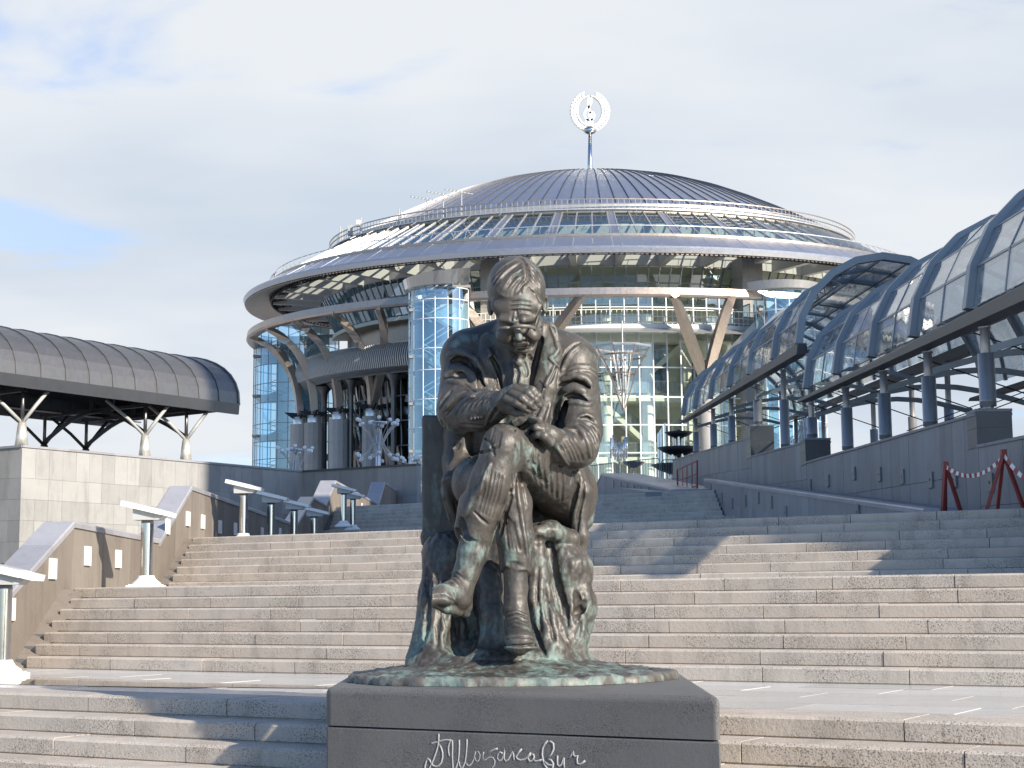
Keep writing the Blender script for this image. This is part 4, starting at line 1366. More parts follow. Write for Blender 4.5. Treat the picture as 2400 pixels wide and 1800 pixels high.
for i in range(len(cl) - 1):
    for q in range(4):
        u = q / 4
        p0 = cl[max(i - 1, 0)]; p1 = cl[i]; p2 = cl[i + 1]; p3 = cl[min(i + 2, len(cl) - 1)]
        f = lambda a, b, c, d: .5 * (2 * b + (c - a) * u + (2 * a - 5 * b + 4 * c - d) * u * u + (3 * b - a - 3 * c + d) * u ** 3)
        cp.append(E_(f(p0[0], p1[0], p2[0], p3[0]) * px, (f(p0[1], p1[1], p2[1], p3[1]) + 2) * px))
MB().bars(cp, [.13 + .07 * math.sin(math.pi * i / len(cp)) for i in range(len(cp))], .12, [np.array([0, 1.0, 0])] * len(cp)).build('clef', MT['silver'], em)
for sd in (-1, 1):
    for k in range(15):
        a = math.pi * (0.06 + 0.80 * k / 14) + (0.0)
        for off in (-1, 1):
            r_ = 42 + off * 3.2
            b = a + .02 * off
            p = E_(sd * r_ * math.sin(b) * px * .98, (3 - (r_ + 2) * math.cos(b)) * px * 1.02)
            tdir = np.array([sd * math.cos(b), 0, math.sin(b)]); ndir = np.array([sd * math.sin(b), 0, -math.cos(b)])
            q = tdir * .9 + ndir * .35 * off; q /= np.linalg.norm(q); w = np.cross(q, np.array([0, 1.0, 0]))
            L_ = .33
            MB().add([p - q * L_, p + w * .15 + np.array([0, -.05, 0]), p + q * L_, p - w * .15 + np.array([0, -.05, 0]), p + np.array([0, .06, 0]), p + np.array([0, -.10, 0])],
                     [(0, 1, 5), (1, 2, 5), (2, 3, 5), (3, 0, 5), (1, 0, 4), (2, 1, 4), (3, 2, 4), (0, 3, 4)]).build('leaf', MT['silver'], em)

def antenna(x, y0, y1, r, label, kind, grp='antennas on the roof walkway'):
    th, z0 = hall_px(x, y0, r)
    b = hp(th, r, z0)
    h = (y0 - y1) / F * b[1]
    t = thing('antenna', label, 'antenna', b, group=grp)
    MB().tube(b - ZZ * .4, b + ZZ * h, .045, n=6).build('mast', MT['lampgrey'], t)
    if kind == 'yagi':
        d = np.array([1, .25, 0]); d /= np.linalg.norm(d)
        MB().beam(b + ZZ * (h - .1) - d * 1.3 + ZZ * .15, b + ZZ * (h - .1) + d * .9 - ZZ * .1, .05, .05).build('boom', MT['lampgrey'], t)
        m = MB()
        for k in range(8):
            p = b + ZZ * (h - .08) + d * (-1.25 + k * .28) + ZZ * (.15 - .03 * k); m.beam(p - np.array([.1, -.4, 0]) * .8, p + np.array([.1, -.4, 0]) * .8, .025, .025)
        m.build('elements', MT['lampgrey'], t)
    elif kind == 'panel':
        MB().box(b + ZZ * (h - .5) + np.array([0, -.15, 0]), .5, .3, .8).build('panel', MT['lampgrey'], t)
    elif kind == 'drum':
        m = MB(); m.tube(b + ZZ * (h - .5) + np.array([-.35, -.1, 0]), b + ZZ * (h - .5) + np.array([-.05, -.1, 0]), .28, n=14); m.build('dish', MT['white'], t)
        MB().box(b + ZZ * (h * .45), .2, .2, .6).build('box', MT['column'], t)
    else:
        MB().tube(b + ZZ * .3 + np.array([.15, 0, 0]), b + ZZ * (h * .8) + np.array([.15, 0, 0]), .06, n=6).build('whip', MT['lampgrey'], t)


antenna(1001, 508, 462, 22.2, 'first slim television aerial from the left above the walkway', 'yagi')
antenna(1039, 500, 450, 22.2, 'middle slim television aerial above the walkway', 'yagi')
antenna(1082, 498, 445, 22.2, 'right and tallest slim television aerial above the walkway', 'yagi')
antenna(935, 520, 488, 22.2, 'short thin whip aerial above the walkway', 'whip')
antenna(797, 570, 528, 22.2, 'pair of pale whip masts at the left end of the walkway', 'whip')
antenna(823, 560, 526, 22.2, 'mast with a grey box at the left end of the walkway', 'panel')
antenna(846, 551, 508, 22.2, 'mast with a white drum dish at the left end of the walkway', 'drum')
# ================================================================== PLAZA THINGS
def globe_lamp_proto():
    t = thing('globe_lamp', 'x', 'lamp', (0, 0, 0), group='many armed globe lamps on the plaza')
    MB().lathe([(.13, 0), (.13, 3.4), (.07, 3.45), (.07, 4.1), (0, 4.1)], n=14).build('pole', MT['steel'], t, True)
    m = MB(); m.lathe([(.0, 4.12), (.48, 4.12), (.48, 4.05), (.40, 4.0), (.12, 3.9)], n=20); m.lathe([(.12, 3.0), (.26, 2.95), (.12, 2.9)], n=16); m.build('crown', MT['steel'], t, True)
    for i in range(13):
        a = 2 * math.pi * i / 13; c, s = math.cos(a), math.sin(a)
        for up in (0, 1):
            r_ = 1.12 + .12 * ((i * 7) % 3 - 1); zz = 3.95 + .12 * ((i * 5) % 3) if up else 2.05 + .14 * ((i * 5) % 3)
            pr_ = [(.16, 2.3), (.20, 2.9), (.45, 3.55), (r_, zz)] if up else [(.16, 3.7), (.2, 3.0), (.48, 2.45), (r_, zz)]
            pts = []
            for k in range(9):
                u = k / 8; b = [(1 - u) ** 3, 3 * u * (1 - u) ** 2, 3 * u * u * (1 - u), u ** 3]
                r = sum(b[j] * pr_[j][0] for j in range(4)); z = sum(b[j] * pr_[j][1] for j in range(4))
                pts.append((r * c, r * s, z))
            ar = MB().path(pts, .018, 5).build('arm', MT['column'], t)
            MB().sphere((pts[-1][0], pts[-1][1], pts[-1][2] + .05), .115, 10, 6).build('globe', MT['globe'], ar, True)
    return t


gl0 = globe_lamp_proto()
for i, (x, Y, l) in enumerate(((885, 86.0, 'globe lamp standing before the dark drum, above the retaining wall'), (690, 101.0, 'globe lamp at the foot of the blue left tower, mostly behind the wall'),
                               (978, 109.0, 'globe lamp half hidden behind the slab of the bronze seat'), (1892, 80.0, 'globe lamp seen between the columns of the far gallery'))):
    o = gl0 if i == 0 else copy_tree(gl0)
    o.location = (ray(x, 1000)[0] * Y, Y, ZP); o['label'] = 'steel ' + l

# hanging lantern under the front balcony
Yl = 111.5; lc = at(1459, 815, Yl)
hl_ = thing('hanging_lantern', 'bronze rod lantern shaped like an upturned cone, hanging before the glass front', 'lantern', lc)
rings = [(2.0, 0.0, .09, 8), (1.62, -.62, .07, 24), (.85, -1.85, .06, 20), (.3, -3.0, .05, 12)]
for r, dz, w, n in rings:
    MB().path([lc + np.array([r * math.cos(2 * math.pi * k / n + .39), r * math.sin(2 * math.pi * k / n + .39), dz]) for k in range(n + 1)], w, 6).build('hoop', MT['column'] if r > 1.7 else MT['bronzesteel'], hl_)
tip = lc - ZZ * 4.45
for k in range(8):
    a = 2 * math.pi * k / 8 + .39
    MB().path([lc + np.array([2.0 * math.cos(a), 2.0 * math.sin(a), 0]), lc + np.array([1.0 * math.cos(a), 1.0 * math.sin(a), -1.7]), tip + np.array([.05 * math.cos(a), .05 * math.sin(a), 0])], [.055, .05, .03], 6).build('rod', MT['bronzesteel'], hl_)
for k in range(12):
    a = 2 * math.pi * k / 12
    MB().tube(lc + np.array([.7 * math.cos(a), .7 * math.sin(a), -.2]), lc + np.array([.3 * math.cos(a), .3 * math.sin(a), -3.2]), .02, n=5).build('inner_rod', MT['silver'], hl_)
MB().tube(tip, lc + ZZ * 1.9, .05, n=8).build('hanger', MT['column'], hl_)

# pipe cluster and bowl
Yp = 99.0; pc = at(1452, 1075, Yp)
pp = thing('pipe_sculpture', 'cluster of slender polished organ pipes before the entrance', 'sculpture', (pc[0], pc[1], ZP))
for i, (dx, y0, y1) in enumerate(((-19, 1026, 1074), (-14, 1020, 1068), (-9, 1030, 1078), (-4, 1036, 1082), (0, 1040, 1085), (5, 1036, 1080), (10, 1030, 1076), (14, 1026, 1072), (18, 1024, 1075))):
    a = at(1451 + dx, y0, Yp + (i % 3 - 1) * .3); b = at(1451 + dx, y1, Yp + (i % 3 - 1) * .3)
    MB().tube(b, a, .055, n=10).build('pipe', MT['steel'], pp, True)
MB().tube((pc[0], Yp, ZP), (pc[0], Yp, pc[2] - .05), .05, n=8).build('stand', MT['column'], pp)
MB().box((pc[0], Yp, pc[2] + .55), 1.0, .08, .06).build('bracket', MT['column'], pp)
Yb = 96.0; bc = at(1486, 1083, Yb)
bw = thing('planter_bowl', 'dark faceted bowl on a thin stem before the entrance', 'planter', (bc[0], bc[1], ZP))
MB().lathe([(.0, -.36), (.26, -.36), (.68, 0), (.62, 0), (.0, -.2)], bc, 8).build('bowl', MT['darksteel'], bw)
MB().tube((bc[0], bc[1], ZP), bc - ZZ * .34, .05, n=8).build('stem', MT['column'], bw)
for (x0, x1, y0, Yt, l) in ((1539, 1560, 990, 95.0, 'tall polished steel tube with a slanting top'), (1566, 1580, 1034, 94.0, 'short polished steel tube with a slanting top')):
    t = thing('steel_tube', l + ' beside the fountain', 'sculpture', (ray((x0 + x1) / 2, 1000)[0] * Yt, Yt, ZP), group='slanted steel tubes')
    c = at((x0 + x1) / 2, y0, Yt); r = (x1 - x0) / 2 / F * Yt
    m = MB(); V = []; n = 20
    for k in range(n):
        a = 2 * math.pi * k / n; V += [(c[0] + r * math.cos(a), Yt + r * math.sin(a), ZP), (c[0] + r * math.cos(a), Yt + r * math.sin(a), c[2] - .35 + r * 1.4 * math.cos(a))]
    m.add(V, [(2 * k, 2 * ((k + 1) % n), 2 * ((k + 1) % n) + 1, 2 * k + 1) for k in range(n)]); m.build('tube', MT['steel'], t, True)
    m = MB(); m.lathe([(r * 1.3, ZP), (r * 1.3, ZP + .12), (r, ZP + .13)], (c[0], Yt, 0), 20); m.build('foot', MT['column'], t)

Yf = 88.0; fx = ray(1593, 1050)[0] * Yf
fo = thing('fountain', 'fountain of three dark stacked bowls on steel tubes', 'fountain', (fx, Yf, ZP))
for y, r, h in ((1013, .79, .34), (1049, 1.2, .46), (1089, 1.56, .55)):
    z = float(at(1593, y, Yf)[2])
    m = MB(); m.lathe([(0, z - h), (r * .35, z - h * .93), (r * .75, z - h * .5), (r, z), (r - .05, z + .01), (r * .7, z - h * .42), (0, z - h * .8)], (fx, Yf, 0), 28); m.build('bowl', MT['black'], fo, True)
    for k in range(5):
        a = 2 * math.pi * k / 5 + r
        MB().tube((fx + .38 * r * math.cos(a), Yf + .38 * r * math.sin(a), max(ZP, z - h - .75 - (1.4 if r > 1.5 else 0))), (fx + .38 * r * math.cos(a), Yf + .38 * r * math.sin(a), z - h * .8), .055, n=8).build('support_tube', MT['steel'], fo)
MB().tube((fx, Yf, ZP), (fx, Yf, float(at(1593, 1013, Yf)[2]) - .2), .13, n=12).build('stem', MT['steel'], fo, True)
MB().lathe([(0, 0), (.06, 0), (.03, .14), (.09, .2), (0, .26)], (fx, Yf, float(at(1593, 1013, Yf)[2]) - .1), 10).build('finial', MT['black'], fo)


def barrier(p0, p1, h, label, mat, n=15, grp='crowd barriers along the plaza edge'):
    p0 = np.array(p0); p1 = np.array(p1); t = thing('crowd_barrier', label, 'barrier', (p0 + p1) / 2, group=grp)
    d = (p1 - p0); L = np.linalg.norm(d); d /= L
    rr_ = .14
    pts = [p0 + ZZ * .0, p0 + ZZ * (h - rr_), p0 + ZZ * (h - .04) + d * .05, p0 + ZZ * h + d * rr_, p1 + ZZ * h - d * rr_, p1 + ZZ * (h - .04) - d * .05, p1 + ZZ * (h - rr_), p1]
    MB().path(pts, .022, 6).build('outer_frame', mat, t)
    MB().tube(p0 + ZZ * .2, p1 + ZZ * .2, .018, n=6).build('bottom_rail', mat, t)
    for k in range(1, n):
        q = p0 + d * L * k / n
        MB().tube(q + ZZ * .2, q + ZZ * h, .009, n=4).build('bar', mat, t)
    nv = np.cross(ZZ, d)
    for q in (p0 + d * .3, p1 - d * .3):
        m = MB(); m.path([q + nv * .3, q + ZZ * .18, q - nv * .3], .02, 5); m.build('foot', mat, t)


bz = lambda x, Y: np.array([ray(x, 1150)[0] * Y, Y, ZP])
barrier(bz(1352, 80.5), bz(1447, 77.6), 1.12, 'grey steel crowd barrier next to the bronze arm, over the sloping kerb', MT['fence'])
barrier(bz(1451, 77.6), bz(1547, 75.4), 1.12, 'grey steel crowd barrier below the dark planter bowl', MT['fence'])
barrier(bz(1551, 76.4), bz(1640, 76.0), 1.12, 'grey steel crowd barrier in front of the fountain', MT['fence'])
# bench rack on the left of the plaza
rk = thing('bike_rack', 'low black folded metal rack at the top of the steps', 'rack', at(985, 1155, 84.0))
m = MB(); m.path([at(1040, 1155, 84), at(968, 1156, 84), at(959, 1158, 84), at(964, 1153, 84), at(971, 1159, 84), at(1040, 1159, 84)], .03, 6); m.build('tube_frame', MT['black'], rk)

# red gate leaning at the head of the ramp
gt = thing('red_gate', 'red painted tubular gate at the head of the ramp', 'gate', at(1612, 1153, 53.0))
A_ = lambda x, y: at(x, y, 55.2 - (x - 1587) / 47 * 3.4)
for a, b in (((1587, 1101), (1589, 1155)), ((1634, 1079), (1634, 1152))):
    MB().tube(A_(*a), A_(*b), .03, n=8).build('post', MT['red'], gt)
for a, b in (((1587, 1101), (1634, 1080)), ((1587, 1127), (1634, 1110)), ((1589, 1154), (1634, 1138))):
    MB().tube(A_(*a), A_(*b), .024, n=8).build('rail', MT['red'], gt)
for x in (1600, 1610, 1622):
    MB().tube(A_(x, 1101 - (x - 1587) * .447), A_(x, 1154 - (x - 1587) * .36), .016, n=6).build('bar', MT['red'], gt)

# red trestles with barrier tape
def trestle(ax, ay, Y, legs, label, face):
    a = at(ax, ay, Y); t = thing('trestle', label, 'trestle', (a[0], a[1], 2.1), group='red trestles holding barrier tape')
    for (lx, dy) in legs:
        X = ray(lx, 1190)[0] * (Y + dy)
        MB().beam((X, Y + dy, 2.085), a, .05, .05).build('leg', MT['red'], t)
    MB().box(a + ZZ * .0, .08, .08, .1).build('cap', MT['red'], t)
    return a


a1 = trestle(2216, 1089, 26.0, ((2206, 0.1), (2254, 0.1), (2214, .8)), 'first red trestle, nearer the middle of the picture', 0)
a2 = trestle(2352, 1061, 24.3, ((2309, .12), (2334, .5), (2400, .12)), 'second red trestle, close to the right edge', 0)


def tape(p0, p1, sag, label):
    t = thing('barrier_tape', label, 'tape', (p0 + p1) / 2, group='red and white barrier tapes')
    n = 22; pts = [p0 + (p1 - p0) * k / n - ZZ * (sag * 4 * (k / n) * (1 - k / n)) for k in range(n + 1)]
    for k in range(n):
        d = pts[k + 1] - pts[k]; tw = np.array([.2 * math.sin(k * .6), .5 * math.sin(k * .4), 1.0]); tw -= d * (tw @ d) / (d @ d); tw = tw / np.linalg.norm(tw) * .033
        f = np.array([0, .002, 0])
        MB().hexa([pts[k] - tw, pts[k + 1] - tw, pts[k + 1] - tw + f, pts[k] - tw + f, pts[k] + tw, pts[k + 1] + tw, pts[k + 1] + tw + f, pts[k] + tw + f]).build('stripe', MT['red'] if k % 2 else MT['tape'], t)


tape(a1 + np.array([0, 0, -.03]), a2 + np.array([0, 0, -.05]), .22, 'red and white tape sagging between the two red trestles')
tape(a2 + np.array([0, 0, -.03]), a2 + np.array([.36, -2.4, -.25]), .45, 'red and white tape hanging from the second trestle out of the picture')

# ================================================================== UNSEEN BUILDINGS right of the stairs, added and sized for the shade they cast
wm = MB().box((0, 0, 0), .06, 1.5, 1.7).mesh('window', MT['blueglass'])
for (tx, ty, tw_, td, th_, lab) in ((20.2, 9.0, 14.0, 17.0, 27.0, 'low unseen block right of the stairs, added to shade the upper flights'), (40.3, 23.0, 22.0, 22.0, 60.0, 'tall unseen tower behind the low block, added to shade the far walls')):
    o2 = thing('unseen_shade_block', lab, 'building', (tx, ty, -1), group='unseen buildings added right of the stairs for their shade')
    MB().hexa([(tx, ty, -1), (tx + tw_, ty, -1), (tx + tw_, ty + td, -1), (tx, ty + td, -1), (tx, ty, th_), (tx + tw_, ty, th_), (tx + tw_, ty + td, th_), (tx, ty + td, th_)]).build('wall', MT['facing'], o2)
    for f in range(int((th_ - 2) / 3.4)):
        for k in range(int((td - 1) / 2.6)):
            o = link('window', wm, o2); o.location = (tx - .02, ty + 1.4 + k * 2.6, 1.5 + f * 3.4)
# ================================================================== PEDESTAL
YS = 11.8                              # distance of the figure
FLp, FRp, BRp, BLp = np.array([-1.262, 10.977, 0]), np.array([1.194, 9.55, 0]), np.array([1.303, 12.966, 0]), np.array([-1.317, 13.584, 0])
PTOP = 0.2435
ped = thing('pedestal', 'dark grey granite pedestal with a carved signature, under the bronze figure', 'pedestal', (0, 11.6, -1.05))
import bmesh


def round_block(name, z0, z1, top_r, mat, grow=0.0, jag=0.0):
    bm = bmesh.new()
    P4 = [FLp, FRp, BRp, BLp]; c = sum(P4) / 4
    P4 = [p + (p - c) / np.linalg.norm(p - c) * grow for p in P4]
    vb = [bm.verts.new((p[0], p[1], z0)) for p in P4]; vt = [bm.verts.new((p[0], p[1], z1)) for p in P4]
    bm.faces.new(vb[::-1]); bm.faces.new(vt)
    for i in range(4): bm.faces.new((vb[i], vb[(i + 1) % 4], vt[(i + 1) % 4], vt[i]))
    ed = [e for e in bm.edges if abs(e.verts[0].co.z - z1) < 1e-6 and abs(e.verts[1].co.z - z1) < 1e-6]
    up = [e for e in bm.edges if abs(e.verts[0].co.z - e.verts[1].co.z) > 1e-6]
    bmesh.ops.bevel(bm, geom=ed + up, offset=top_r, segments=5, profile=0.5, affect='EDGES')
    bmesh.ops.subdivide_edges(bm, edges=[e for e in bm.edges if e.calc_length() > .25], cuts=6, use_grid_fill=True)
    for v in bm.verts:
        n_ = (math.sin(v.co.x * 7.1 + v.co.z * 5) + math.sin(v.co.y * 6.3 - v.co.z * 7) + math.sin(v.co.x * 17 + v.co.y * 13)) * jag
        v.co += Vector((n_ * .6, n_ * .6, n_ * (.5 if v.co.z > z0 + .02 else 0)))
    me = bpy.data.meshes.new(name); bm.to_mesh(me); bm.free(); me.materials.append(mat)
    o = link(name, me, ped)
    return o


round_block('top_block', -.0073, PTOP, .044, MT['pedestal'], jag=.0012)
round_block('lower_block', -1.06, -.0145, .014, MT['pedestal'], grow=-.004, jag=.0015)
# carved signature
fn = np.array([-(FRp - FLp)[1], (FRp - FLp)[0], 0]); fn /= np.linalg.norm(fn)
if fn[1] > 0: fn = -fn


def on_face(x, y, off=0.0):
    d = ray(x, y); t = ((FLp + fn * (off - .006) - EYE) @ fn) / (d @ fn)
    return EYE + d * t


sg = [[(310, 125), (308, 180), (308, 240), (300, 300), (270, 400), (230, 510), (205, 570), (170, 640), (120, 700), (100, 660), (105, 600), (125, 530), (150, 490), (175, 520), (205, 575), (225, 600), (265, 615), (310, 600), (350, 550), (368, 470), (365, 400), (345, 330), (320, 290)],
      [(195, 262), (215, 268), (245, 258), (320, 240), (380, 222), (430, 215), (470, 222), (495, 220)],
      [(470, 460), (455, 400), (452, 330), (465, 270), (495, 215), (512, 230), (515, 320), (512, 450), (520, 620), (525, 690), (560, 650), (600, 540), (612, 430), (616, 300), (615, 215)],
      [(616, 540), (620, 590), (640, 630), (670, 625), (705, 540), (720, 420), (728, 300), (730, 205)],
      [(722, 560), (735, 590), (765, 605), (800, 570), (835, 500), (850, 430), (865, 385)],
      [(865, 390), (905, 395), (928, 440), (918, 510), (885, 540), (858, 515), (850, 470)],
      [(985, 395), (968, 440), (972, 490), (995, 520), (1030, 495), (1075, 470), (1120, 480), (1148, 530), (1140, 590), (1110, 620), (1120, 660), (1090, 700)],
      [(1040, 410), (1090, 380), (1150, 352), (1190, 345)],
      [(1260, 420), (1225, 395), (1190, 430), (1182, 490), (1210, 528), (1250, 510), (1275, 440), (1300, 350), (1285, 420), (1280, 490), (1310, 540), (1350, 500), (1385, 430), (1410, 395), (1422, 440), (1430, 515)],
      [(1545, 350), (1500, 400), (1460, 465), (1480, 500), (1530, 520), (1600, 500), (1640, 460), (1680, 405)],
      [(1690, 430), (1650, 450), (1635, 490), (1665, 540), (1705, 520), (1730, 470), (1720, 435), (1690, 430)],
      [(1715, 510), (1750, 535), (1800, 525), (1855, 505)],
      [(1935, 232), (1890, 270), (1855, 340), (1848, 430), (1860, 510), (1880, 580), (1920, 640), (1960, 680), (2005, 640), (2015, 570), (1985, 520), (1930, 500)],
      [(1880, 540), (1930, 585), (1990, 595), (2020, 570)],
      [(1935, 480), (1985, 430), (2020, 350), (2015, 270), (1975, 240), (1940, 245)],
      [(2078, 450), (2072, 520), (2075, 590), (2105, 610), (2140, 575), (2165, 500), (2172, 480), (2170, 560), (2178, 640)],
      [(2250, 490), (2290, 430), (2318, 385), (2312, 440), (2345, 465), (2380, 450), (2365, 500), (2372, 570), (2410, 580), (2450, 555), (2490, 525)]]
m = MB()
for st in sg:
    m.path([on_face(980 + x / 6.35, 1700 + y / 6.35) for x, y in st], [.0070] * len(st), 6)
t_ = NT('carved_stroke'); MT['carved'] = t_.done(t_.bsdf(t_.mix(t_.noise(t_.pos(), 60, 3, .6), (.30, .29, .28), (.45, .44, .42)), .7))
m.build('signature', MT['carved'], ped, True)

# ================================================================== BRONZE FIGURE, modelled as a distance field and skinned
CELL = 2.2
X0g, X1g, Y0g, Y1g, W0g, W1g = 1012.0, 1424.0, 590.0, 1546.0, -270.0, 250.0
KW = YS / F
gx = np.arange(X0g, X1g, CELL, dtype=np.float32); gy = np.arange(Y0g, Y1g, CELL, dtype=np.float32); gw = np.arange(W0g, W1g, CELL, dtype=np.float32)


class Field:
    def __init__(s, gx, gy, gw):
        s.gx, s.gy, s.gw = gx, gy, gw
        s.f = np.full((len(gx), len(gy), len(gw)), 60.0, np.float32)

    def win(s, lo, hi):
        r = []
        for g, a, b in zip((s.gx, s.gy, s.gw), lo, hi):
            i = int(np.searchsorted(g, a)); j = int(np.searchsorted(g, b))
            r.append(slice(max(i, 0), max(j, 0)))
        X = s.gx[r[0]][:, None, None]; Y = s.gy[r[1]][None, :, None]; W = s.gw[r[2]][None, None, :]
        return tuple(r), X, Y, W

    def comb(s, r, d, k, mode):
        f = s.f[r]
        if f.size == 0: return
        if mode == '+':
            h = np.clip(.5 + .5 * (f - d) / k, 0, 1); s.f[r] = f * (1 - h) + d * h - k * h * (1 - h)
        else:
            d = -d
            h = np.clip(.5 + .5 * (d - f) / k, 0, 1); s.f[r] = f * (1 - h) + d * h + k * h * (1 - h)

    def ell(s, c, R, k=12, mode='+', rot=None, hair=None):
        m = max(R) + k + 6; r, X, Y, W = s.win(np.array(c) - m, np.array(c) + m)
        p = [X - c[0], Y - c[1], W - c[2]]
        if rot is not None:                       # rot in (y,w) plane: positive tips the top forward
            a = rot; p = [p[0], p[1] * math.cos(a) + p[2] * math.sin(a), -p[1] * math.sin(a) + p[2] * math.cos(a)]
        k0 = np.sqrt((p[0] / R[0]) ** 2 + (p[1] / R[1]) ** 2 + (p[2] / R[2]) ** 2) + 1e-6
        k1 = np.sqrt((p[0] / R[0] ** 2) ** 2 + (p[1] / R[1] ** 2) ** 2 + (p[2] / R[2] ** 2) ** 2) + 1e-6
        d = k0 * (k0 - 1) / k1
        if hair is not None:
            d = np.maximum(d, (Y - np.interp(X, hair[0], hair[1])) * .8)
        s.comb(r, d, k, mode)

    def cap(s, a, b, ra, rb=None, k=12, mode='+', flat=1.0):
        rb = ra if rb is None else rb
        a = np.array(a, float); b = np.array(b, float); m = max(ra, rb) + k + 6
        r, X, Y, W = s.win(np.minimum(a, b) - m, np.maximum(a, b) + m)
        ab = b - a; L2 = ab @ ab + 1e-9
        px_, py_, pw_ = X - a[0], Y - a[1], W - a[2]
        t = np.clip((px_ * ab[0] + py_ * ab[1] + pw_ * ab[2]) / L2, 0, 1)
        d = np.sqrt((px_ - t * ab[0]) ** 2 + (py_ - t * ab[1]) ** 2 + ((pw_ - t * ab[2]) / flat) ** 2) - (ra + (rb - ra) * t)
        s.comb(r, d, k, mode)

    def chain(s, pts, rs, k=10, mode='+', flat=1.0):
        if not hasattr(rs, '__len__'): rs = [rs] * len(pts)
        for i in range(len(pts) - 1): s.cap(pts[i], pts[i + 1], rs[i], rs[i + 1], k, mode, flat)

    def box(s, c, h, rad=8, k=8, mode='+', rot=0.0):
        m = max(h) * 1.3 + rad + k + 6; r, X, Y, W = s.win(np.array(c) - m, np.array(c) + m)
        p0, p1, p2 = X - c[0], Y - c[1], W - c[2]
        p0, p2 = p0 * math.cos(rot) + p2 * math.sin(rot), -p0 * math.sin(rot) + p2 * math.cos(rot)
        q = [np.abs(p) - (hh - rad) for p, hh in zip((p0, p1, p2), h)]
        q = np.broadcast_arrays(*q)
        d = np.sqrt(sum(np.maximum(x, 0) ** 2 for x in q)) + np.minimum(np.maximum(np.maximum(q[0], q[1]), q[2]), 0) - rad
        s.comb(r, d, k, mode)

    def surf(s, x, y):
        i = min(max(int(round((x - s.gx[0]) / CELLOF(s))), 0), len(s.gx) - 1); j = min(max(int(round((y - s.gy[0]) / CELLOF(s))), 0), len(s.gy) - 1)
        c = s.f[i, j]; q = np.nonzero(c < 0)[0]
        if len(q) == 0: return None
        a = q[-1]
        if a + 1 >= len(c): return float(s.gw[a])
        return float(s.gw[a] + (s.gw[1] - s.gw[0]) * c[a] / (c[a] - c[a + 1] + 1e-9))

    def stroke(s, pts, r, depth=.5, mode='-', k=4, taper=True, step=3.0, wmax=None):
        """groove ('-') or ridge ('+') drawn on the visible surface"""
        P = []
        for (a, b) in zip(pts[:-1], pts[1:]):
            n = max(1, int(math.hypot(b[0] - a[0], b[1] - a[1]) / step))
            for i in range(n): P.append((a[0] + (b[0] - a[0]) * i / n, a[1] + (b[1] - a[1]) * i / n))
        P.append(pts[-1]); Q = []
        for x, y in P:
            w = s.surf(x, y)
            if w is not None: Q.append((x, y, w))
        if len(Q) < 2: return
        W_ = np.array([q[2] for q in Q]); n = len(Q)
        W_ = np.convolve(np.pad(W_, 2, mode='edge'), np.ones(5) / 5, 'valid')
        R_ = [r * ((.35 + .65 * math.sin(math.pi * (i + .5) / n) ** .6) if taper else 1) for i in range(n)]
        off = (1 - 2 * depth) if mode == '-' else -(1 - 2 * depth)
        pts3 = [(Q[i][0], Q[i][1], W_[i] + R_[i] * off) for i in range(n)]
        s.chain(pts3, R_, k, mode)


def CELLOF(s):
    return float(s.gx[1] - s.gx[0])


def vnoise(p, seed=0):
    """smooth value noise for an array of points"""
    q = np.floor(p).astype(np.int64); f = p - q; f = f * f * (3 - 2 * f)
    out = np.zeros(len(p))
    for dx in (0, 1):
        for dy in (0, 1):
            for dz in (0, 1):
                h = (q[:, 0] + dx) * 374761393 + (q[:, 1] + dy) * 668265263 + (q[:, 2] + dz) * 2147483647 + seed * 144665
                h = (h ^ (h >> 13)) * 1274126177; h = (h ^ (h >> 16)) & 0xffff
                wt_ = (f[:, 0] if dx else 1 - f[:, 0]) * (f[:, 1] if dy else 1 - f[:, 1]) * (f[:, 2] if dz else 1 - f[:, 2])
                out += wt_ * (h / 65535.0 * 2 - 1)
    return out


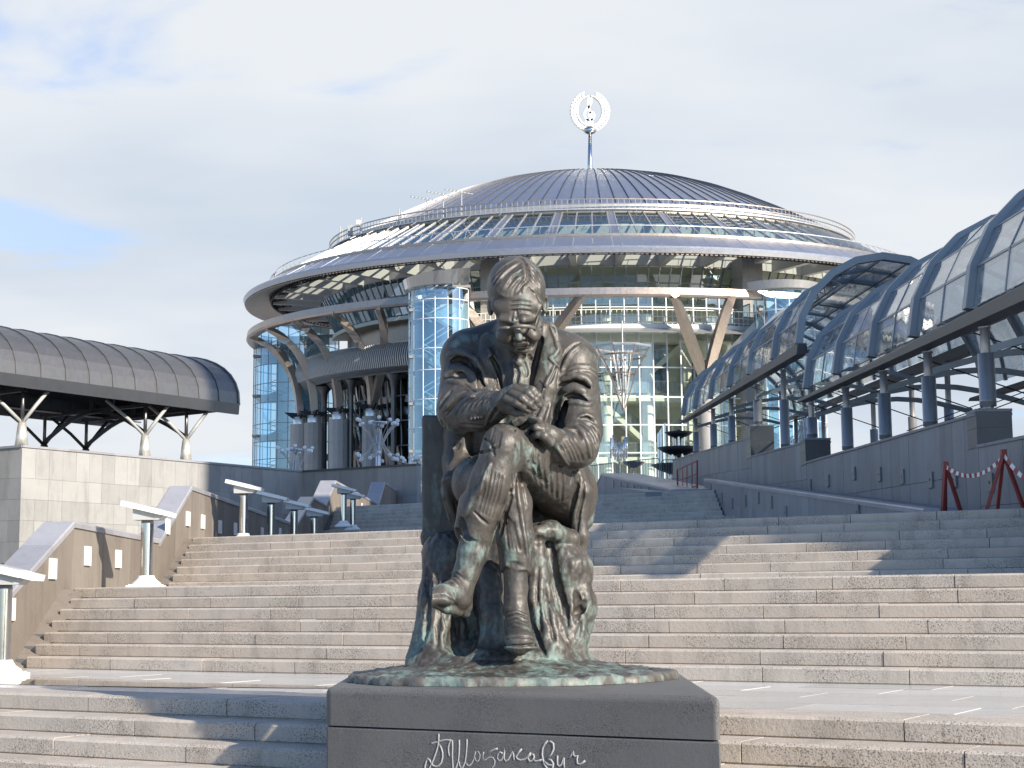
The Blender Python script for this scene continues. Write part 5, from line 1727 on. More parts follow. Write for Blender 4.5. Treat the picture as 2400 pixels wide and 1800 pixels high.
def nets(fd):
    """surface nets over a field -> vertices (x, y, w), quads"""
    f = fd.f; sgn = f < 0
    nx, ny, nw = f.shape
    cnt = np.zeros((nx - 1, ny - 1, nw - 1), np.int8)
    for a in (0, 1):
        for b in (0, 1):
            for c in (0, 1):
                cnt += sgn[a:nx - 1 + a, b:ny - 1 + b, c:nw - 1 + c]
    act = (cnt > 0) & (cnt < 8)
    idx = np.argwhere(act)
    vid = np.full(act.shape, -1, np.int64); vid[act] = np.arange(len(idx))
    acc = np.zeros((len(idx), 3)); num = np.zeros(len(idx))
    I, J, K_ = idx.T
    crn = [(0, 0, 0), (1, 0, 0), (0, 1, 0), (1, 1, 0), (0, 0, 1), (1, 0, 1), (0, 1, 1), (1, 1, 1)]
    val = [f[I + a, J + b, K_ + c] for a, b, c in crn]
    for p in range(8):
        for q in range(p + 1, 8):
            if sum(abs(crn[p][t] - crn[q][t]) for t in range(3)) != 1: continue
            m_ = (val[p] < 0) != (val[q] < 0)
            t = np.where(m_, val[p] / (val[p] - val[q] + 1e-12), 0)
            for ax in range(3):
                acc[:, ax] += np.where(m_, crn[p][ax] + (crn[q][ax] - crn[p][ax]) * t, 0)
            num += m_
    V = idx + acc / num[:, None]
    V = np.stack([fd.gx[0] + V[:, 0] * (fd.gx[1] - fd.gx[0]), fd.gy[0] + V[:, 1] * (fd.gy[1] - fd.gy[0]), fd.gw[0] + V[:, 2] * (fd.gw[1] - fd.gw[0])], 1)
    Q = []
    for ax in range(3):
        sl0 = [slice(1, -1)] * 3; sl1 = [slice(1, -1)] * 3
        sl0[ax] = slice(0, -1); sl1[ax] = slice(1, None)
        a = sgn[tuple(sl0)]; b = sgn[tuple(sl1)]
        o = [1, 1, 1]; o[ax] = 0
        e = np.argwhere(a != b) + np.array(o)
        fl = sgn[e[:, 0], e[:, 1], e[:, 2]]
        u, v = (ax + 1) % 3, (ax + 2) % 3
        cs = []
        for du, dv in ((-1, -1), (0, -1), (0, 0), (-1, 0)):
            c = e.copy(); c[:, u] += du; c[:, v] += dv; cs.append(vid[c[:, 0], c[:, 1], c[:, 2]])
        q = np.stack(cs, 1); q[~fl] = q[~fl][:, ::-1]
        Q.append(q[(q >= 0).all(1)])
    return V, np.concatenate(Q)


def to_world(V):
    x, y, w = V.T
    d = FW[None] + RT[None] * ((x - 1200) / F)[:, None] + UP[None] * ((900 - y) / F)[:, None]
    return EYE[None] + d * ((YS - w * KW) / d[:, 1])[:, None]


def skin(name, fd, mat, parent, relief):
    V, Q = nets(fd)
    # vertex normals, light smoothing, then tool marks
    for it in range(1):
        s_ = np.zeros_like(V); c_ = np.zeros(len(V))
        for a, b in ((0, 1), (1, 2), (2, 3), (3, 0)):
            np.add.at(s_, Q[:, a], V[Q[:, b]]); np.add.at(s_, Q[:, b], V[Q[:, a]]); np.add.at(c_, Q[:, a], 1); np.add.at(c_, Q[:, b], 1)
        V = V * .6 + .4 * s_ / c_[:, None]
    n_ = np.cross(V[Q[:, 2]] - V[Q[:, 0]], V[Q[:, 3]] - V[Q[:, 1]])
    N = np.zeros_like(V)
    for a in range(4): np.add.at(N, Q[:, a], n_)
    N /= np.linalg.norm(N, axis=1)[:, None] + 1e-9
    V = V + N * relief(V)[:, None]
    P = to_world(V)
    me = bpy.data.meshes.new(name)
    me.vertices.add(len(P)); me.vertices.foreach_set('co', P.astype(np.float32).ravel())
    me.loops.add(len(Q) * 4); me.loops.foreach_set('vertex_index', Q[:, ::-1].astype(np.int32).ravel())
    me.polygons.add(len(Q)); me.polygons.foreach_set('loop_start', np.arange(0, len(Q) * 4, 4, dtype=np.int32)); me.polygons.foreach_set('loop_total', np.full(len(Q), 4, np.int32))
    me.polygons.foreach_set('use_smooth', np.ones(len(Q), bool))
    me.update(); me.validate()
    me.materials.append(mat)
    return link(name, me, parent)


# ---- bronze
def mat_bronze():
    t = NT('bronze')
    p = t.pos()
    geo = t.n('NewGeometry')
    n1 = t.noise(p, 5.0, 6, .62, .3); n2 = t.noise(t.pos((1, 1, .35)), 22, 4, .6)
    base = t.mix(t.ramp(n1, (.32, 0.0), (.66, 1.0)), (.040, .037, .033), (.088, .077, .066))
    red = t.ramp(t.noise(t.pos((1.6, 1.6, .5)), 6.5, 4, .6, .5), (.58, 0.0), (.72, .45))
    base = t.mix(red, base, (.090, .050, .034))
    pt = t.ramp(geo.outputs['Pointiness'], (.49, 0.0), (.56, 1.0))
    base = t.mix(t.math('MULTIPLY', pt, .5), base, (.22, .205, .18))
    # verdigris: where rain sits and runs, thick on the shoes and the ground plate
    sp = t.n('SeparateXYZ'); t.link(geo.outputs['Position'], sp.inputs[0])
    low = t.n('MapRange'); low.inputs[1].default_value = 1.0; low.inputs[2].default_value = .30; low.inputs[3].default_value = 0.0; low.inputs[4].default_value = .10
    t.link(sp.outputs['Z'], low.inputs[0])
    gn = t.noise(t.pos((1, 1, .55)), 7.5, 6, .68, .4)
    hi = t.noise(p, 2.2, 2, .5)
    g = t.math('ADD', t.math('ADD', gn, low.outputs[0]), t.math('MULTIPLY', t.math('SUBTRACT', hi, .5), .35))
    gm = t.ramp(g, (.55, 0.0), (.76, 1.0))
    green = t.mix(t.noise(p, 30, 3, .6), (.12, .21, .185), (.36, .49, .44))
    base = t.mix(t.math('MULTIPLY', gm, .7), base, green)
    met = t.math('SUBTRACT', .22, t.math('MULTIPLY', gm, .2), True)
    rg = t.math('ADD', t.math('ADD', .36, t.math('MULTIPLY', n2, .22)), t.math('MULTIPLY', gm, .3), True)
    h = t.math('ADD', t.math('MULTIPLY', t.noise(p, 42, 5, .65, .4), .7), t.math('MULTIPLY', t.noise(t.pos((1, 1, .25)), 70, 3, .6, .8), .5))
    return t.done(t.bsdf(base, rg, met, t.bump(h, .42, .006), .5))


MT['bronze'] = mat_bronze()
FG = Field(gx, gy, gw)
E, C_, CH, ST = FG.ell, FG.cap, FG.chain, FG.stroke
# torso
E((1218, 905, -112), (132, 150, 92), 20)
E((1218, 1015, -120), (122, 120, 100), 25)
E((1218, 1105, -165), (150, 90, 100), 30)
C_((1108, 820, -128), (1205, 792, -118), 50, 56, 25)
C_((1320, 830, -128), (1232, 796, -118), 52, 56, 25)
E((1216, 800, -70), (58, 50, 60), 22)
# coat skirts
CH([(1090, 1010, -120), (1072, 1080, -90), (1058, 1150, -70), (1066, 1215, -75)], [55, 34, 22, 12], 14)
CH([(1075, 1080, -70), (1049, 1128, -40), (1048, 1160, -45), (1066, 1232, -60)], [22, 13, 10, 7], 10)
CH([(1335, 1085, -150), (1352, 1150, -120), (1345, 1230, -120)], [48, 36, 26], 20)
CH([(1345, 1110, -60), (1366, 1150, -55), (1358, 1200, -60), (1362, 1255, -65), (1366, 1298, -70)], [24, 20, 15, 18, 10], 10)
# viewer-left arm
E((1091, 835, -118), (57, 60, 66), 18)
C_((1092, 850, -110), (1079, 960, -8), 56, 56, 18)
CH([(1081, 960, 10), (1128, 962, 78), (1160, 952, 118)], [53, 47, 37], 14)
CH([(1150, 953, 108), (1182, 942, 146)], [28, 26], 8)
# viewer-right arm
E((1344, 848, -118), (58, 60, 66), 18)
C_((1348, 860, -112), (1360, 1000, -30), 52, 52, 18)
CH([(1360, 1018, -22), (1352, 1046, 22), (1312, 1044, 78)], [51, 49, 40], 14)
# crossing thigh and shin
CH([(1322, 1150, -130), (1280, 1110, -30), (1226, 1068, 90), (1180, 1044, 148)], [74, 64, 54, 47], 18)
E((1345, 1165, -120), (50, 68, 70), 20)
CH([(1180, 1040, 150), (1152, 1130, 150), (1128, 1190, 138), (1112, 1245, 132)], [46, 50, 47, 44], 14)
C_((1096, 1175, 132), (1084, 1238, 128), 18, 17, 14)
C_((1128, 1225, 145), (1140, 1284, 140), 16, 8, 12)
# lower thigh, knee and shin
CH([(1120, 1130, -150), (1124, 1132, 10), (1150, 1130, 72)], [66, 62, 54], 16)
CH([(1180, 1120, 76), (1200, 1180, 84), (1208, 1260, 88), (1208, 1330, 90)], [44, 44, 42, 37], 14)
C_((1226, 1190, 92), (1236, 1330, 96), 18, 9, 10)
# chest shape: shirt front, waistcoat
E((1216, 830, -38), (36, 60, 26), 14)
C_((1216, 880, -24), (1212, 1000, -26), 30, 34, 16, flat=.7)
# lapels and fronts
CH([(1284, 775, -52), (1290, 830, -36), (1276, 905, -22), (1262, 980, -18), (1270, 1040, -30)], [22, 26, 28, 26, 20], 10, flat=.6)
CH([(1146, 800, -62), (1140, 850, -42), (1152, 920, -24), (1160, 1000, -24), (1150, 1050, -40)], [22, 26, 28, 26, 24], 10, flat=.6)

# head, bowed: the lower face falls back under the brow
HF = 26
E((1211, 686, -4 + HF), (61, 84, 92), 10)
E((1215, 738, 22 + HF), (51, 56, 58), 14, rot=-.35)
E((1221, 786, -6 + HF), (35, 30, 36), 14)
C_((1222, 768, -40), (1216, 800, -80), 50, 56, 18)
E((1194, 716, 58 + HF), (44, 30, 24), 14); E((1236, 714, 56 + HF), (36, 30, 24), 14)
C_((1176, 748, 74 + HF), (1204, 751, 84 + HF), 9, 10, 8); C_((1226, 749, 84 + HF), (1258, 744, 56 + HF), 10, 8, 8)
E((1186, 774, 84 + HF), (19, 14, 24), 6, '-'); E((1237, 772, 82 + HF), (21, 14, 26), 6, '-')
E((1187, 776, 50 + HF), (14, 9, 9), 5); E((1236, 775, 48 + HF), (14, 9, 9), 5)
CH([(1211, 752, 80 + HF), (1213, 772, 84 + HF), (1216, 791, 86 + HF)], [7, 7, 9.5], 5)
E((1208, 793, 70 + HF), (6, 5, 9), 4); E((1226, 793, 70 + HF), (6, 5, 9), 4)
E((1247, 785, 34 + HF), (21, 19, 26), 10); E((1182, 787, 34 + HF), (20, 19, 24), 10)
C_((1208, 805, 44 + HF), (1236, 804, 42 + HF), 6, 6, 5); C_((1210, 812, 36 + HF), (1234, 811, 34 + HF), 6, 5, 4)
E((1223, 820, 16 + HF), (18, 10, 14), 8)
ST([(1208, 808), (1221, 809), (1236, 807)], 2.4, .4, k=2)
# ears
E((1277, 712, -22 + HF), (9, 24, 17), 5); E((1280, 712, -12 + HF), (6, 14, 9), 4, '-'); E((1150, 716, -24 + HF), (9, 24, 17), 5)
# hair
HX_ = np.array([1130, 1152, 1160, 1172, 1190, 1206, 1216, 1226, 1233, 1240, 1250, 1260, 1266, 1272, 1290]); HY_ = np.array([712, 708, 706, 708, 706, 697, 688, 676, 667, 672, 682, 698, 712, 722, 730])
E((1209, 672, -8 + HF), (68, 73, 98), 3, hair=(HX_, HY_))
E((1190, 672, 26 + HF), (45, 50, 68), 6, hair=(HX_, HY_))
E((1252, 676, 10 + HF), (26, 46, 66), 5, hair=(HX_, HY_))
ST([(1233, 668), (1238, 650), (1237, 630), (1230, 612), (1220, 603)], 5, .75, k=3)
for k in range(13):
    u = k / 12
    a = (1233 - 6 * u, 664 - 62 * u); e_ = (1222 - 70 * (u ** .7), 688 + 14 * math.sin(u * 2.2) - 40 * u ** 2.2)
    c = (min(a[0], e_[0] + 30) - 12, (a[1] + e_[1]) / 2 - 10 + 8 * math.sin(k * 2.1))
    pts = [((1 - q) ** 2 * a[0] + 2 * q * (1 - q) * c[0] + q * q * e_[0], (1 - q) ** 2 * a[1] + 2 * q * (1 - q) * c[1] + q * q * e_[1]) for q in np.linspace(.05, 1, 9)]
    ST(pts, 3.4 + (k % 3) * .6, .55, k=2.5)
for k in range(6):
    u = k / 5
    ST([(1238 - 2 * u, 664 - 50 * u), (1254, 676 - 52 * u), (1266, 708 - 58 * u)], 3.2, .5, k=2.5)
# temple arm of the glasses cut in relief
ST([(1253, 744), (1262, 724), (1271, 706)], 3.6, .35, '+', 2)
# frown and forehead
ST([(1199, 752), (1201, 738), (1203, 730)], 3.2, .5, k=2); ST([(1209, 748), (1212, 736), (1211, 728)], 3.2, .5, k=2)
for y in (706, 716, 727):
    ST([(1196, y + 2), (1220, y), (1246, y + 3)], 2.4, .35, k=3)
ST([(1233, 790), (1244, 800), (1246, 812)], 3.5, .5, k=3)
# collar and tie
ST([(1196, 826), (1214, 842), (1236, 826), (1252, 806)], 5, .6, k=4)
E((1214, 848, 2), (13, 13, 12), 5)
CH([(1213, 856, -2), (1216, 890, 10), (1214, 930, 12)], [10, 15, 16], 5, flat=.5)

# --- folds, seams and edges
G = lambda pts, r, dp=.6, k=4: ST(pts, r, dp, '-', k)
R = lambda pts, r, dp=.4, k=4: ST(pts, r, dp, '+', k)
for q in (1, 2):
    G([(1269, 768), (1267, 790), (1264, 812), (1259, 838), (1252, 860), (1247, 885), (1244, 905)], 8.5, .75, 3)
R([(1290, 766), (1301, 792), (1308, 820), (1299, 834), (1289, 839), (1299, 850), (1310, 860)], 4.5, .5, 3)
G([(1296, 766), (1306, 790), (1314, 820)], 4.5, .6, 3)
R([(1300, 858), (1294, 874), (1283, 892), (1276, 914), (1270, 934)], 4.2, .5, 3)
G([(1304, 862), (1297, 880), (1287, 899)], 3.6, .55, 3)
G([(1362, 802), (1346, 808), (1333, 821), (1320, 845), (1310, 868), (1307, 900)], 4.2, .55, 3); R([(1356, 812), (1338, 826), (1326, 848), (1316, 870)], 5, .35, 4)
for q in (1, 2):
    G([(1312, 904), (1330, 897), (1350, 891), (1368, 897), (1381, 908)], 7.5, .75, 3)
    G([(1325, 932), (1342, 926), (1358, 932), (1374, 941)], 7.5, .75, 3)
R([(1318, 890), (1345, 880), (1372, 886), (1386, 902)], 7, .35, 5); R([(1334, 944), (1354, 943), (1376, 950), (1386, 944)], 6, .35, 5); R([(1320, 915), (1345, 908), (1370, 918)], 9, .3, 6)
for y in (862, 872):
    R([(1330, y + 6), (1352, y - 4), (1380, y - 2), (1396, y + 10)], 4, .3, 4)
for q in range(3):
    G([(1328, 941), (1323, 962), (1317, 985), (1309, 1016)], 12, .8, 3)
R([(1358, 976), (1374, 973), (1392, 979)], 5.5, .4, 3); G([(1358, 982), (1376, 981), (1396, 992)], 4.5, .65, 3)
R([(1360, 987), (1380, 993), (1400, 1010), (1407, 1030)], 5, .4, 3); G([(1352, 992), (1370, 1002), (1388, 1022), (1398, 1050)], 5.5, .65, 3)
R([(1330, 1000), (1350, 1000), (1366, 1014), (1378, 1040), (1384, 1070)], 6, .4, 4); G([(1336, 1008), (1352, 1012), (1362, 1028)], 5.5, .65, 3)
G([(1388, 1000), (1402, 1026), (1402, 1060)], 4, .55, 3)
R([(1294, 1026), (1304, 1045), (1314, 1062), (1326, 1082), (1333, 1090)], 4.5, .5, 3)
G([(1302, 1022), (1312, 1043), (1322, 1060)], 3.5, .5, 3)
for k in range(4):
    G([(1318 + k * 9, 1036 - k * 3), (1330 + k * 10, 1056), (1340 + k * 9, 1082)], 2.4, .25, 4)
# viewer-left sleeve
for q in (1, 2):
    G([(1060, 848), (1078, 841), (1094, 850), (1106, 868), (1117, 890)], 11, .75, 4)
    G([(1105, 847), (1115, 860), (1124, 876), (1131, 892), (1136, 905)], 5.5, .75, 3)
R([(1050, 832), (1074, 824), (1100, 832), (1118, 852), (1130, 878)], 8, .4, 5); R([(1092, 830), (1116, 842), (1134, 870), (1140, 900)], 6, .4, 4)
R([(1042, 884), (1054, 872), (1068, 865), (1088, 868), (1106, 884), (1116, 908)], 9.5, .45, 4)
G([(1068, 881), (1080, 878), (1090, 883)], 6, .8, 3)
R([(1046, 892), (1074, 897), (1096, 906), (1110, 918)], 7, .4, 4); G([(1088, 899), (1104, 907), (1114, 920)], 5, .65, 3)
R([(1041, 962), (1052, 947), (1068, 930), (1092, 919)], 7, .45, 3); G([(1044, 972), (1058, 954), (1074, 938), (1094, 928)], 5, .65, 3); G([(1030, 958), (1040, 938), (1058, 916)], 6, .6, 4)
E((1108, 930, FG.surf(1108, 930) or 90), (9, 6, 5), 3)
R([(1138, 998), (1142, 982), (1150, 966), (1160, 952), (1170, 942)], 4, .5, 2); G([(1146, 990), (1154, 968), (1170, 950)], 4.5, .7, 2)
for k in range(4):
    w_ = FG.surf(1105 + k * 8, 981 - k * 1.2)
    if w_ is not None: E((1105 + k * 8, 981 - k * 1.2, w_ + 1), (4.2, 4.6, 4), 2)
G([(1080, 996), (1104, 995), (1130, 999)], 3.5, .55, 3)
for k in range(6):
    G([(1066 + k * 14, 975 - k * 6), (1080 + k * 13, 948 - k * 3), (1098 + k * 11, 935 - k * 1)], 2.4, .25, 4)
for k in range(3):
    G([(1034 + k * 5, 985 + k * 4), (1038 + k * 4, 1000 + k * 3)], 3, .5, 3)
# coat front, viewer left
for q in (1, 2):
    G([(1150, 834), (1158, 848), (1166, 866), (1173, 886), (1178, 915)], 5.5, .75, 3)
R([(1144, 818), (1150, 830), (1144, 836)], 4, .5, 3); G([(1156, 868), (1164, 892), (1174, 918)], 3.6, .6, 3)
for k in range(5):
    G([(1122 + k * 7, 838 + k * 4), (1134 + k * 7, 870 + k * 5), (1142 + k * 7, 905 + k * 4)], 2.6, .4, 3)
R([(1172, 845), (1180, 875), (1184, 915)], 4.5, .4, 3)
# waistcoat and shirt folds
G([(1204, 850), (1214, 872), (1209, 898), (1203, 914)], 5, .6, 3); G([(1225, 840), (1232, 858), (1237, 874), (1229, 892)], 4, .55, 3); G([(1235, 826), (1243, 837), (1250, 848)], 3.5, .55, 3)
for k in range(7):
    G([(1212 + k * 7, 965 + k * 2), (1216 + k * 6, 990), (1206 + k * 8, 1012)], 2.8, .45, 3)
G([(1280, 905), (1268, 945), (1250, 990), (1240, 1030)], 3.5, .55, 3); R([(1290, 945), (1278, 985), (1262, 1015)], 4, .4, 3)
for k in range(4):
    G([(1247 + k * 5, 900 - k * 3), (1258 + k * 6, 916 - k * 2)], 2.6, .5, 2)
G([(1172, 1042), (1150, 1056), (1118, 1062), (1082, 1088)], 3.6, .5, 3); G([(1130, 1020), (1150, 1040), (1160, 1070)], 3, .4, 3)
for k in range(4): G([(1068 + k * 4, 1034 + k * 2), (1062 + k * 3, 1054)], 2.8, .5, 2)
R([(1036, 1130), (1047, 1122), (1058, 1116)], 4, .4, 3); R([(1037, 1160), (1044, 1190), (1060, 1236)], 3.2, .5, 2)
# trousers
R([(1150, 1086), (1140, 1110), (1130, 1142), (1108, 1168), (1095, 1198), (1092, 1210)], 5.5, .45, 3)
G([(1110, 1198), (1128, 1216), (1146, 1231)], 3.2, .55, 2)
R([(1208, 1108), (1204, 1136), (1186, 1168), (1168, 1220), (1146, 1290)], 4, .4, 3)
for k in range(5):
    G([(1142 + k * 9, 1100 + k * 4), (1134 + k * 9, 1150 + k * 3), (1122 + k * 8, 1200 + k * 4)], 2.5, .28, 4)
for k in range(4):
    G([(1160 + k * 5, 1000 + k * 3), (1150 + k * 6, 1036 + k * 4)], 2.2, .2, 4)
G([(1210, 1086), (1214, 1064), (1208, 1044)], 3.4, .45, 3); G([(1234, 1082), (1256, 1090), (1278, 1136)], 3, .5, 3); G([(1240, 1101), (1262, 1120), (1284, 1134)], 3.2, .5, 3)
for k in range(6):
    G([(1250 + k * 14, 1056 + k * 10), (1246 + k * 15, 1092 + k * 9), (1256 + k * 12, 1130 + k * 10)], 2.5, .25, 4)
R([(1354, 1100), (1362, 1124), (1356, 1160), (1348, 1200), (1344, 1240)], 6, .4, 4); G([(1346, 1110), (1352, 1140), (1344, 1180), (1336, 1225)], 5, .55, 4); G([(1368, 1130), (1366, 1165), (1356, 1205), (1352, 1250)], 4, .55, 3)
G([(1310, 1090), (1330, 1092), (1350, 1098)], 5, .7, 3); G([(1338, 1112), (1350, 1100), (1362, 1098)], 6, .75, 3)
R([(1209, 1106), (1214, 1160), (1222, 1210), (1232, 1270), (1236, 1308)], 4.5, .45, 3); G([(1218, 1106), (1226, 1150), (1232, 1190)], 3.2, .4, 4); G([(1202, 1112), (1198, 1160), (1180, 1220), (1172, 1260)], 4.5, .55, 4)
for k in range(4):
    G([(1182 + k * 7, 1200 + k * 8), (1186 + k * 8, 1240 + k * 6), (1192 + k * 9, 1290)], 2.4, .3, 4)
# trouser ends hollowed, then the boots
C_((1080, 1226, 158), (1112, 1270, 152), 15, 17, 5, '-'); C_((1070, 1250, 140), (1096, 1292, 138), 14, 16, 5, '-')
C_((1196, 1326, 132), (1232, 1328, 132), 13, 11, 4, '-'); C_((1186, 1344, 118), (1228, 1350, 112), 16, 14, 4, '-'); C_((1200, 1375, 100), (1214, 1380, 100), 44, 44, 3, '-')
CH([(1120, 1250, 128), (1108, 1296, 132), (1092, 1345, 138), (1080, 1378, 142)], [36, 36, 30, 28], 6)
CH([(1080, 1378, 142), (1074, 1402, 150)], [30, 30], 8)
C_((1084, 1388, 132), (1088, 1420, 126), 23, 20, 8)
CH([(1062, 1388, 165), (1034, 1396, 196), (1008, 1405, 216)], [30, 25, 17], 12)
E((1030, 1404, 200), (36, 18, 28), 8)
C_((990, 1410, 222), (1076, 1430, 150), 4, 5, 3); 
CH([(1012, 1414, 214), (1046, 1426, 186), (1074, 1434, 150)], [9, 12, 12], 5)
C_((1080, 1426, 140), (1092, 1438, 126), 12, 10, 4)
for k in range(4): R([(1042 + k * 6, 1366 - k * 8), (1058 + k * 5, 1362 - k * 8), (1074 + k * 3, 1374 - k * 9)], 3.2, .45, 2)
G([(1006, 1398), (1040, 1396), (1062, 1408), (1072, 1424)], 2.6, .5, 2)
CH([(1208, 1330, 92), (1209, 1380, 94), (1208, 1430, 98)], [30, 28, 28], 5)
CH([(1210, 1430, 98), (1214, 1470, 104)], [29, 31], 6)
CH([(1212, 1476, 110), (1218, 1498, 158), (1222, 1506, 188)], [30, 30, 25], 10)
E((1220, 1500, 176), (37, 22, 34), 8)
CH([(1216, 1512, 190), (1214, 1512, 120)], [26, 22], 4, flat=.9)
E((1220, 1518, 186), (39, 9, 26), 3)
for k in range(4): R([(1190, 1440 + k * 11), (1210, 1434 + k * 11), (1236, 1444 + k * 11)], 3.6, .45, 2)
G([(1184, 1500), (1206, 1494), (1240, 1494), (1254, 1502)], 2.6, .5, 2); G([(1182, 1512), (1220, 1514), (1257, 1508)], 3, .5, 2)

# hands: palm, four fingers and thumb each
E((1192, 931, 160), (28, 22, 20), 6); CH([(1178, 938, 150), (1206, 916, 172)], [24, 17], 6); CH([(1184, 950, 152), (1200, 952, 168)], [18, 14], 6)
for pts, r in ((((1188, 934, 182), (1212, 945, 196), (1227, 954, 196), (1239, 962, 190)), 9.6), (((1201, 921, 184), (1224, 934, 200), (1241, 947, 198), (1254, 957, 190)), 9.8),
               (((1210, 912, 180), (1238, 922, 194), (1254, 937, 192), (1265, 949, 184)), 9.6), (((1219, 906, 170), (1248, 914, 182), (1262, 928, 180), (1271, 946, 172)), 8.6)):
    CH(pts, [r * 1.05, r * 1.02, r * .92, r * .74], 2.5)
    for q in pts[1:3]: E((q[0], q[1] - 1.5, q[2] + 2), (r * 1.05, r * .92, r * .9), 2)
CH([(1186, 956, 150), (1210, 966, 172), (1230, 968, 184)], [14, 11, 8.5], 4)
for (x, y) in ((1235, 957), (1250, 952), (1262, 944)): G([(x, y), (x + 5, y + 4)], 2.4, .4, 1.5)
hw = lambda x, y, o: (x, y, (FG.surf(x, y) or 100) + o)
E(hw(1278, 1016, 8), (26, 22, 20), 8); CH([(1312, 1038, 84), (1290, 1022, 112), (1272, 1006, 128)], [28, 24, 19], 8)
for pts, r in (((hw(1268, 1000, 4), hw(1252, 991, 14), hw(1236, 996, 12), hw(1224, 1004, 5)), 9.6), ((hw(1264, 994, 0), hw(1246, 984, 14), hw(1226, 987, 12), hw(1208, 995, 5)), 9.2),
               ((hw(1262, 988, -2), hw(1240, 980, 8), hw(1220, 983, 8), hw(1204, 990, 2)), 8.4), ((hw(1270, 1006, 6), hw(1258, 1002, 15), hw(1244, 1008, 11), hw(1234, 1013, 4)), 9.0)):
    CH(pts, [r * 1.05, r, r * .92, r * .76], 2.5)
CH([hw(1288, 1034, 6), hw(1276, 1022, 14), hw(1262, 1018, 14), hw(1247, 1024, 5)], [14, 11, 9.5, 7.5], 3)


def relief_fig(V):
    p = V / 1.0
    strand = vnoise(np.stack([p[:, 0] / 7, p[:, 1] / 30, p[:, 2] / 9], 1), 3)
    a = vnoise(p / 16, 1) * .9 + vnoise(p / 7.0, 2) * .35 + strand * .4
    soft = np.clip((p[:, 1] - 825) / 30, .35, 1.0)
    hand = ((p[:, 2] > 150) & (p[:, 1] < 975) & (p[:, 0] > 1165)).astype(float)
    return a * soft * (1 - .75 * hand)


st = thing('bronze_statue', 'bronze statue of a seated man in a suit and glasses, head bowed and legs crossed', 'statue', (0, YS, PTOP))
skin('figure', FG, MT['bronze'], st, relief_fig)
# spectacles, standing clear of the face
gp = lambda pts: [to_world(np.array([(p[0], p[1], p[2] + 26 - (12 if p[1] > 766 else 0) - max(0, p[1] - 776) * .8)]))[0] for p in pts]
m = MB()
m.path(gp([(1166, 776, 92), (1172, 770, 100), (1186, 768, 106), (1197, 769, 107)]), [0.0054, 0.0121, 0.0135, 0.0108], 8)
m.path(gp([(1197, 769, 107), (1206, 765, 110), (1222, 764, 108), (1240, 765, 104), (1251, 768, 96), (1254, 774, 90)]), [0.0108, 0.0135, 0.0149, 0.0149, 0.0135, 0.0081], 8)
m.path(gp([(1253, 768, 94), (1260, 745, 72), (1267, 722, 20), (1274, 706, -14)]), .007, 6)
m.build('spectacles', MT['bronze'], st, True)
del FG

# ---- seat: rock, upright slab
RK = Field(np.arange(950, 1420, 3.2, dtype=np.float32), np.arange(955, 1580, 3.2, dtype=np.float32), np.arange(-300, 120, 3.2, dtype=np.float32))
RK.ell((1225, 1350, -150), (140, 150, 120), 20)
RK.box((1170, 1420, -140), (135, 170, 80), 50, 30)
RK.ell((1180, 1560, -40), (190, 60, 150), 30)
RK.chain([(1045, 1300, -95), (1036, 1400, -70), (1030, 1480, -50), (1024, 1560, -40)], [56, 54, 56, 74], 16)
RK.chain([(1290, 1250, -70), (1325, 1330, -60), (1336, 1420, -60), (1318, 1500, -50), (1310, 1570, -45)], [34, 58, 58, 60, 78], 18)
RK.chain([(1260, 1246, 10), (1300, 1248, -20), (1336, 1262, -50)], [20, 22, 22], 10)
RK.chain([(1256, 1290, 0), (1262, 1400, 5), (1290, 1520, 20)], [26, 30, 46], 14)
RK.chain([(1150, 1350, -20), (1158, 1440, -5), (1150, 1540, 20)], [34, 36, 46], 14)
RK.ell((1180, 1590, -40), (260, 70, 120), 30)
RK.ell((1085, 1480, 30), (42, 70, 70), 12, '-')
for pts, r in (([(1290, 1270), (1300, 1340), (1318, 1410), (1330, 1470)], 9), ([(1276, 1360), (1282, 1430), (1300, 1500)], 6), ([(1350, 1390), (1356, 1420), (1348, 1460)], 9), ([(1340, 1440), (1360, 1430), (1376, 1410)], 7), ([(1000, 1330), (1004, 1420), (996, 1500)], 6), ([(1020, 1340), (1030, 1430), (1024, 1500)], 6), ([(1044, 1400), (1048, 1470)], 6), ([(1262, 1330), (1258, 1400), (1268, 1480)], 5), ([(1300, 1420), (1316, 1480), (1340, 1530)], 6), ([(1240, 1450), (1280, 1540)], 5), ([(1360, 1462), (1352, 1500)], 7)):
    RK.stroke(pts, r, .6, '-', 5)
RK.box((1046, 1125, -165), (52, 152, 40), 8, 6, rot=.2)
RK.chain([(1262, 1240, -160), (1340, 1200, -190)], [60, 55], 14)


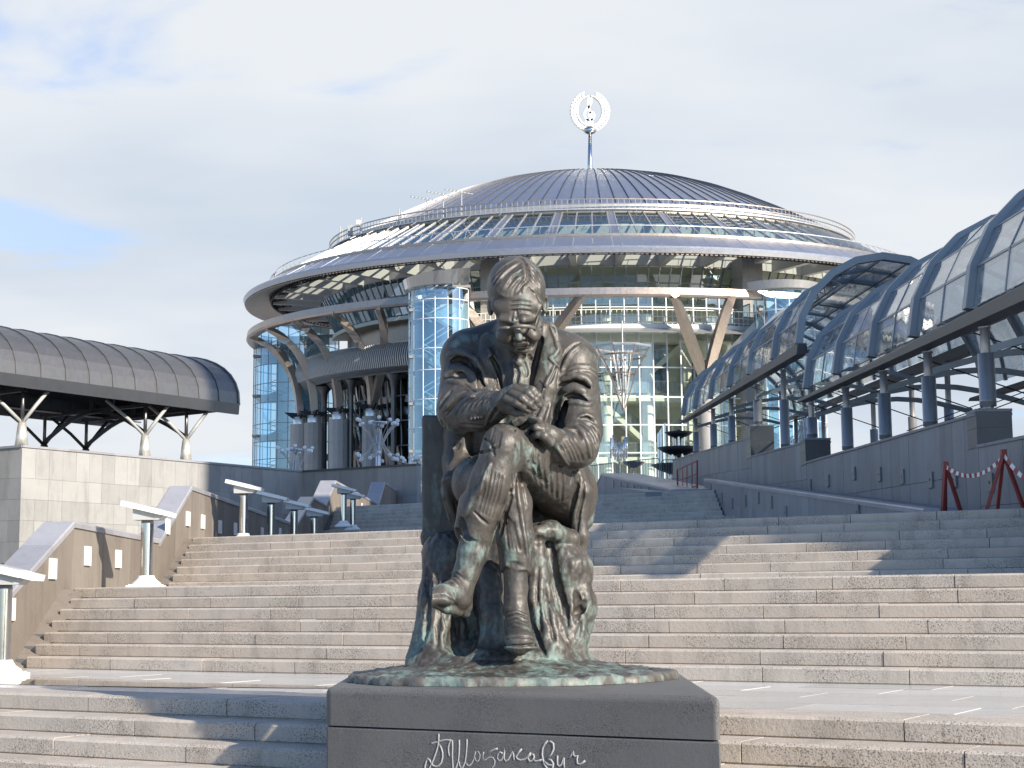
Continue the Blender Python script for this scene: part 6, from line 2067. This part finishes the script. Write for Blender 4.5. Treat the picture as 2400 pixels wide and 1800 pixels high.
def relief_rock(V):
    p = V
    return vnoise(p / 30, 5) * 4.5 + vnoise(np.stack([p[:, 0] / 9, p[:, 1] / 34, p[:, 2] / 10], 1), 6) * 2.2 + vnoise(p / 9, 7) * 1.2


skin('rock_seat', RK, MT['bronze'], st, lambda V: relief_rock(V) * np.where((V[:, 1] < 1240) & (V[:, 0] < 1110), .18, 1.0))
del RK

# ---- ground plate under the feet
bc_ = np.array([-.022, 11.827, PTOP]); n, nr = 220, 46
V = []; Fc = []
rad = []
for k in range(n):
    a = 2 * math.pi * k / n
    r = 1.173 * (1 + .012 * math.sin(5 * a + 1) + .010 * math.sin(11 * a + 2) + .008 * math.sin(23 * a) + .006 * math.sin(41 * a + 1))
    rad.append((r * math.cos(a), r * math.sin(a) * (.88 if math.sin(a) < 0 else 1.0)))
pts = []
for j in range(nr + 1):
    u = j / nr
    for k in range(n): pts.append((rad[k][0] * u, rad[k][1] * u, u))
pts = np.array(pts)
P3 = np.stack([pts[:, 0] * 16, pts[:, 1] * 16, np.zeros(len(pts))], 1)
ang = np.arctan2(pts[:, 1], pts[:, 0])
hgt = .055 + .165 * (1 - pts[:, 2]) ** 1.3 + .006 * vnoise(P3, 1) * 1.6 + .006 * vnoise(P3 * 2.7, 2) + .007 * vnoise(np.stack([ang * 9, pts[:, 2] * 5, 0 * ang], 1), 3) + .004 * vnoise(P3 * 6, 4)
hgt[-n:] = .042 + .016 * vnoise(P3[-n:] * 1.5, 8)
V = [bc_ + np.array([x, y, h]) for (x, y, u), h in zip(pts, hgt)]
for j in range(nr):
    for k in range(n): Fc.append((j * n + k, (j + 1) * n + k, (j + 1) * n + (k + 1) % n, j * n + (k + 1) % n))
b = len(V)
for k in range(n): V.append(bc_ + np.array([rad[k][0] * (1.004 + .008 * math.sin(k * 1.9)), rad[k][1] * (1.004 + .008 * math.sin(k * 1.9)), .002]))
for k in range(n): Fc.append((nr * n + k, b + k, b + (k + 1) % n, nr * n + (k + 1) % n))
m = MB(); m.add(V, Fc); m.build('ground_plate', MT['bronze'], st, True)
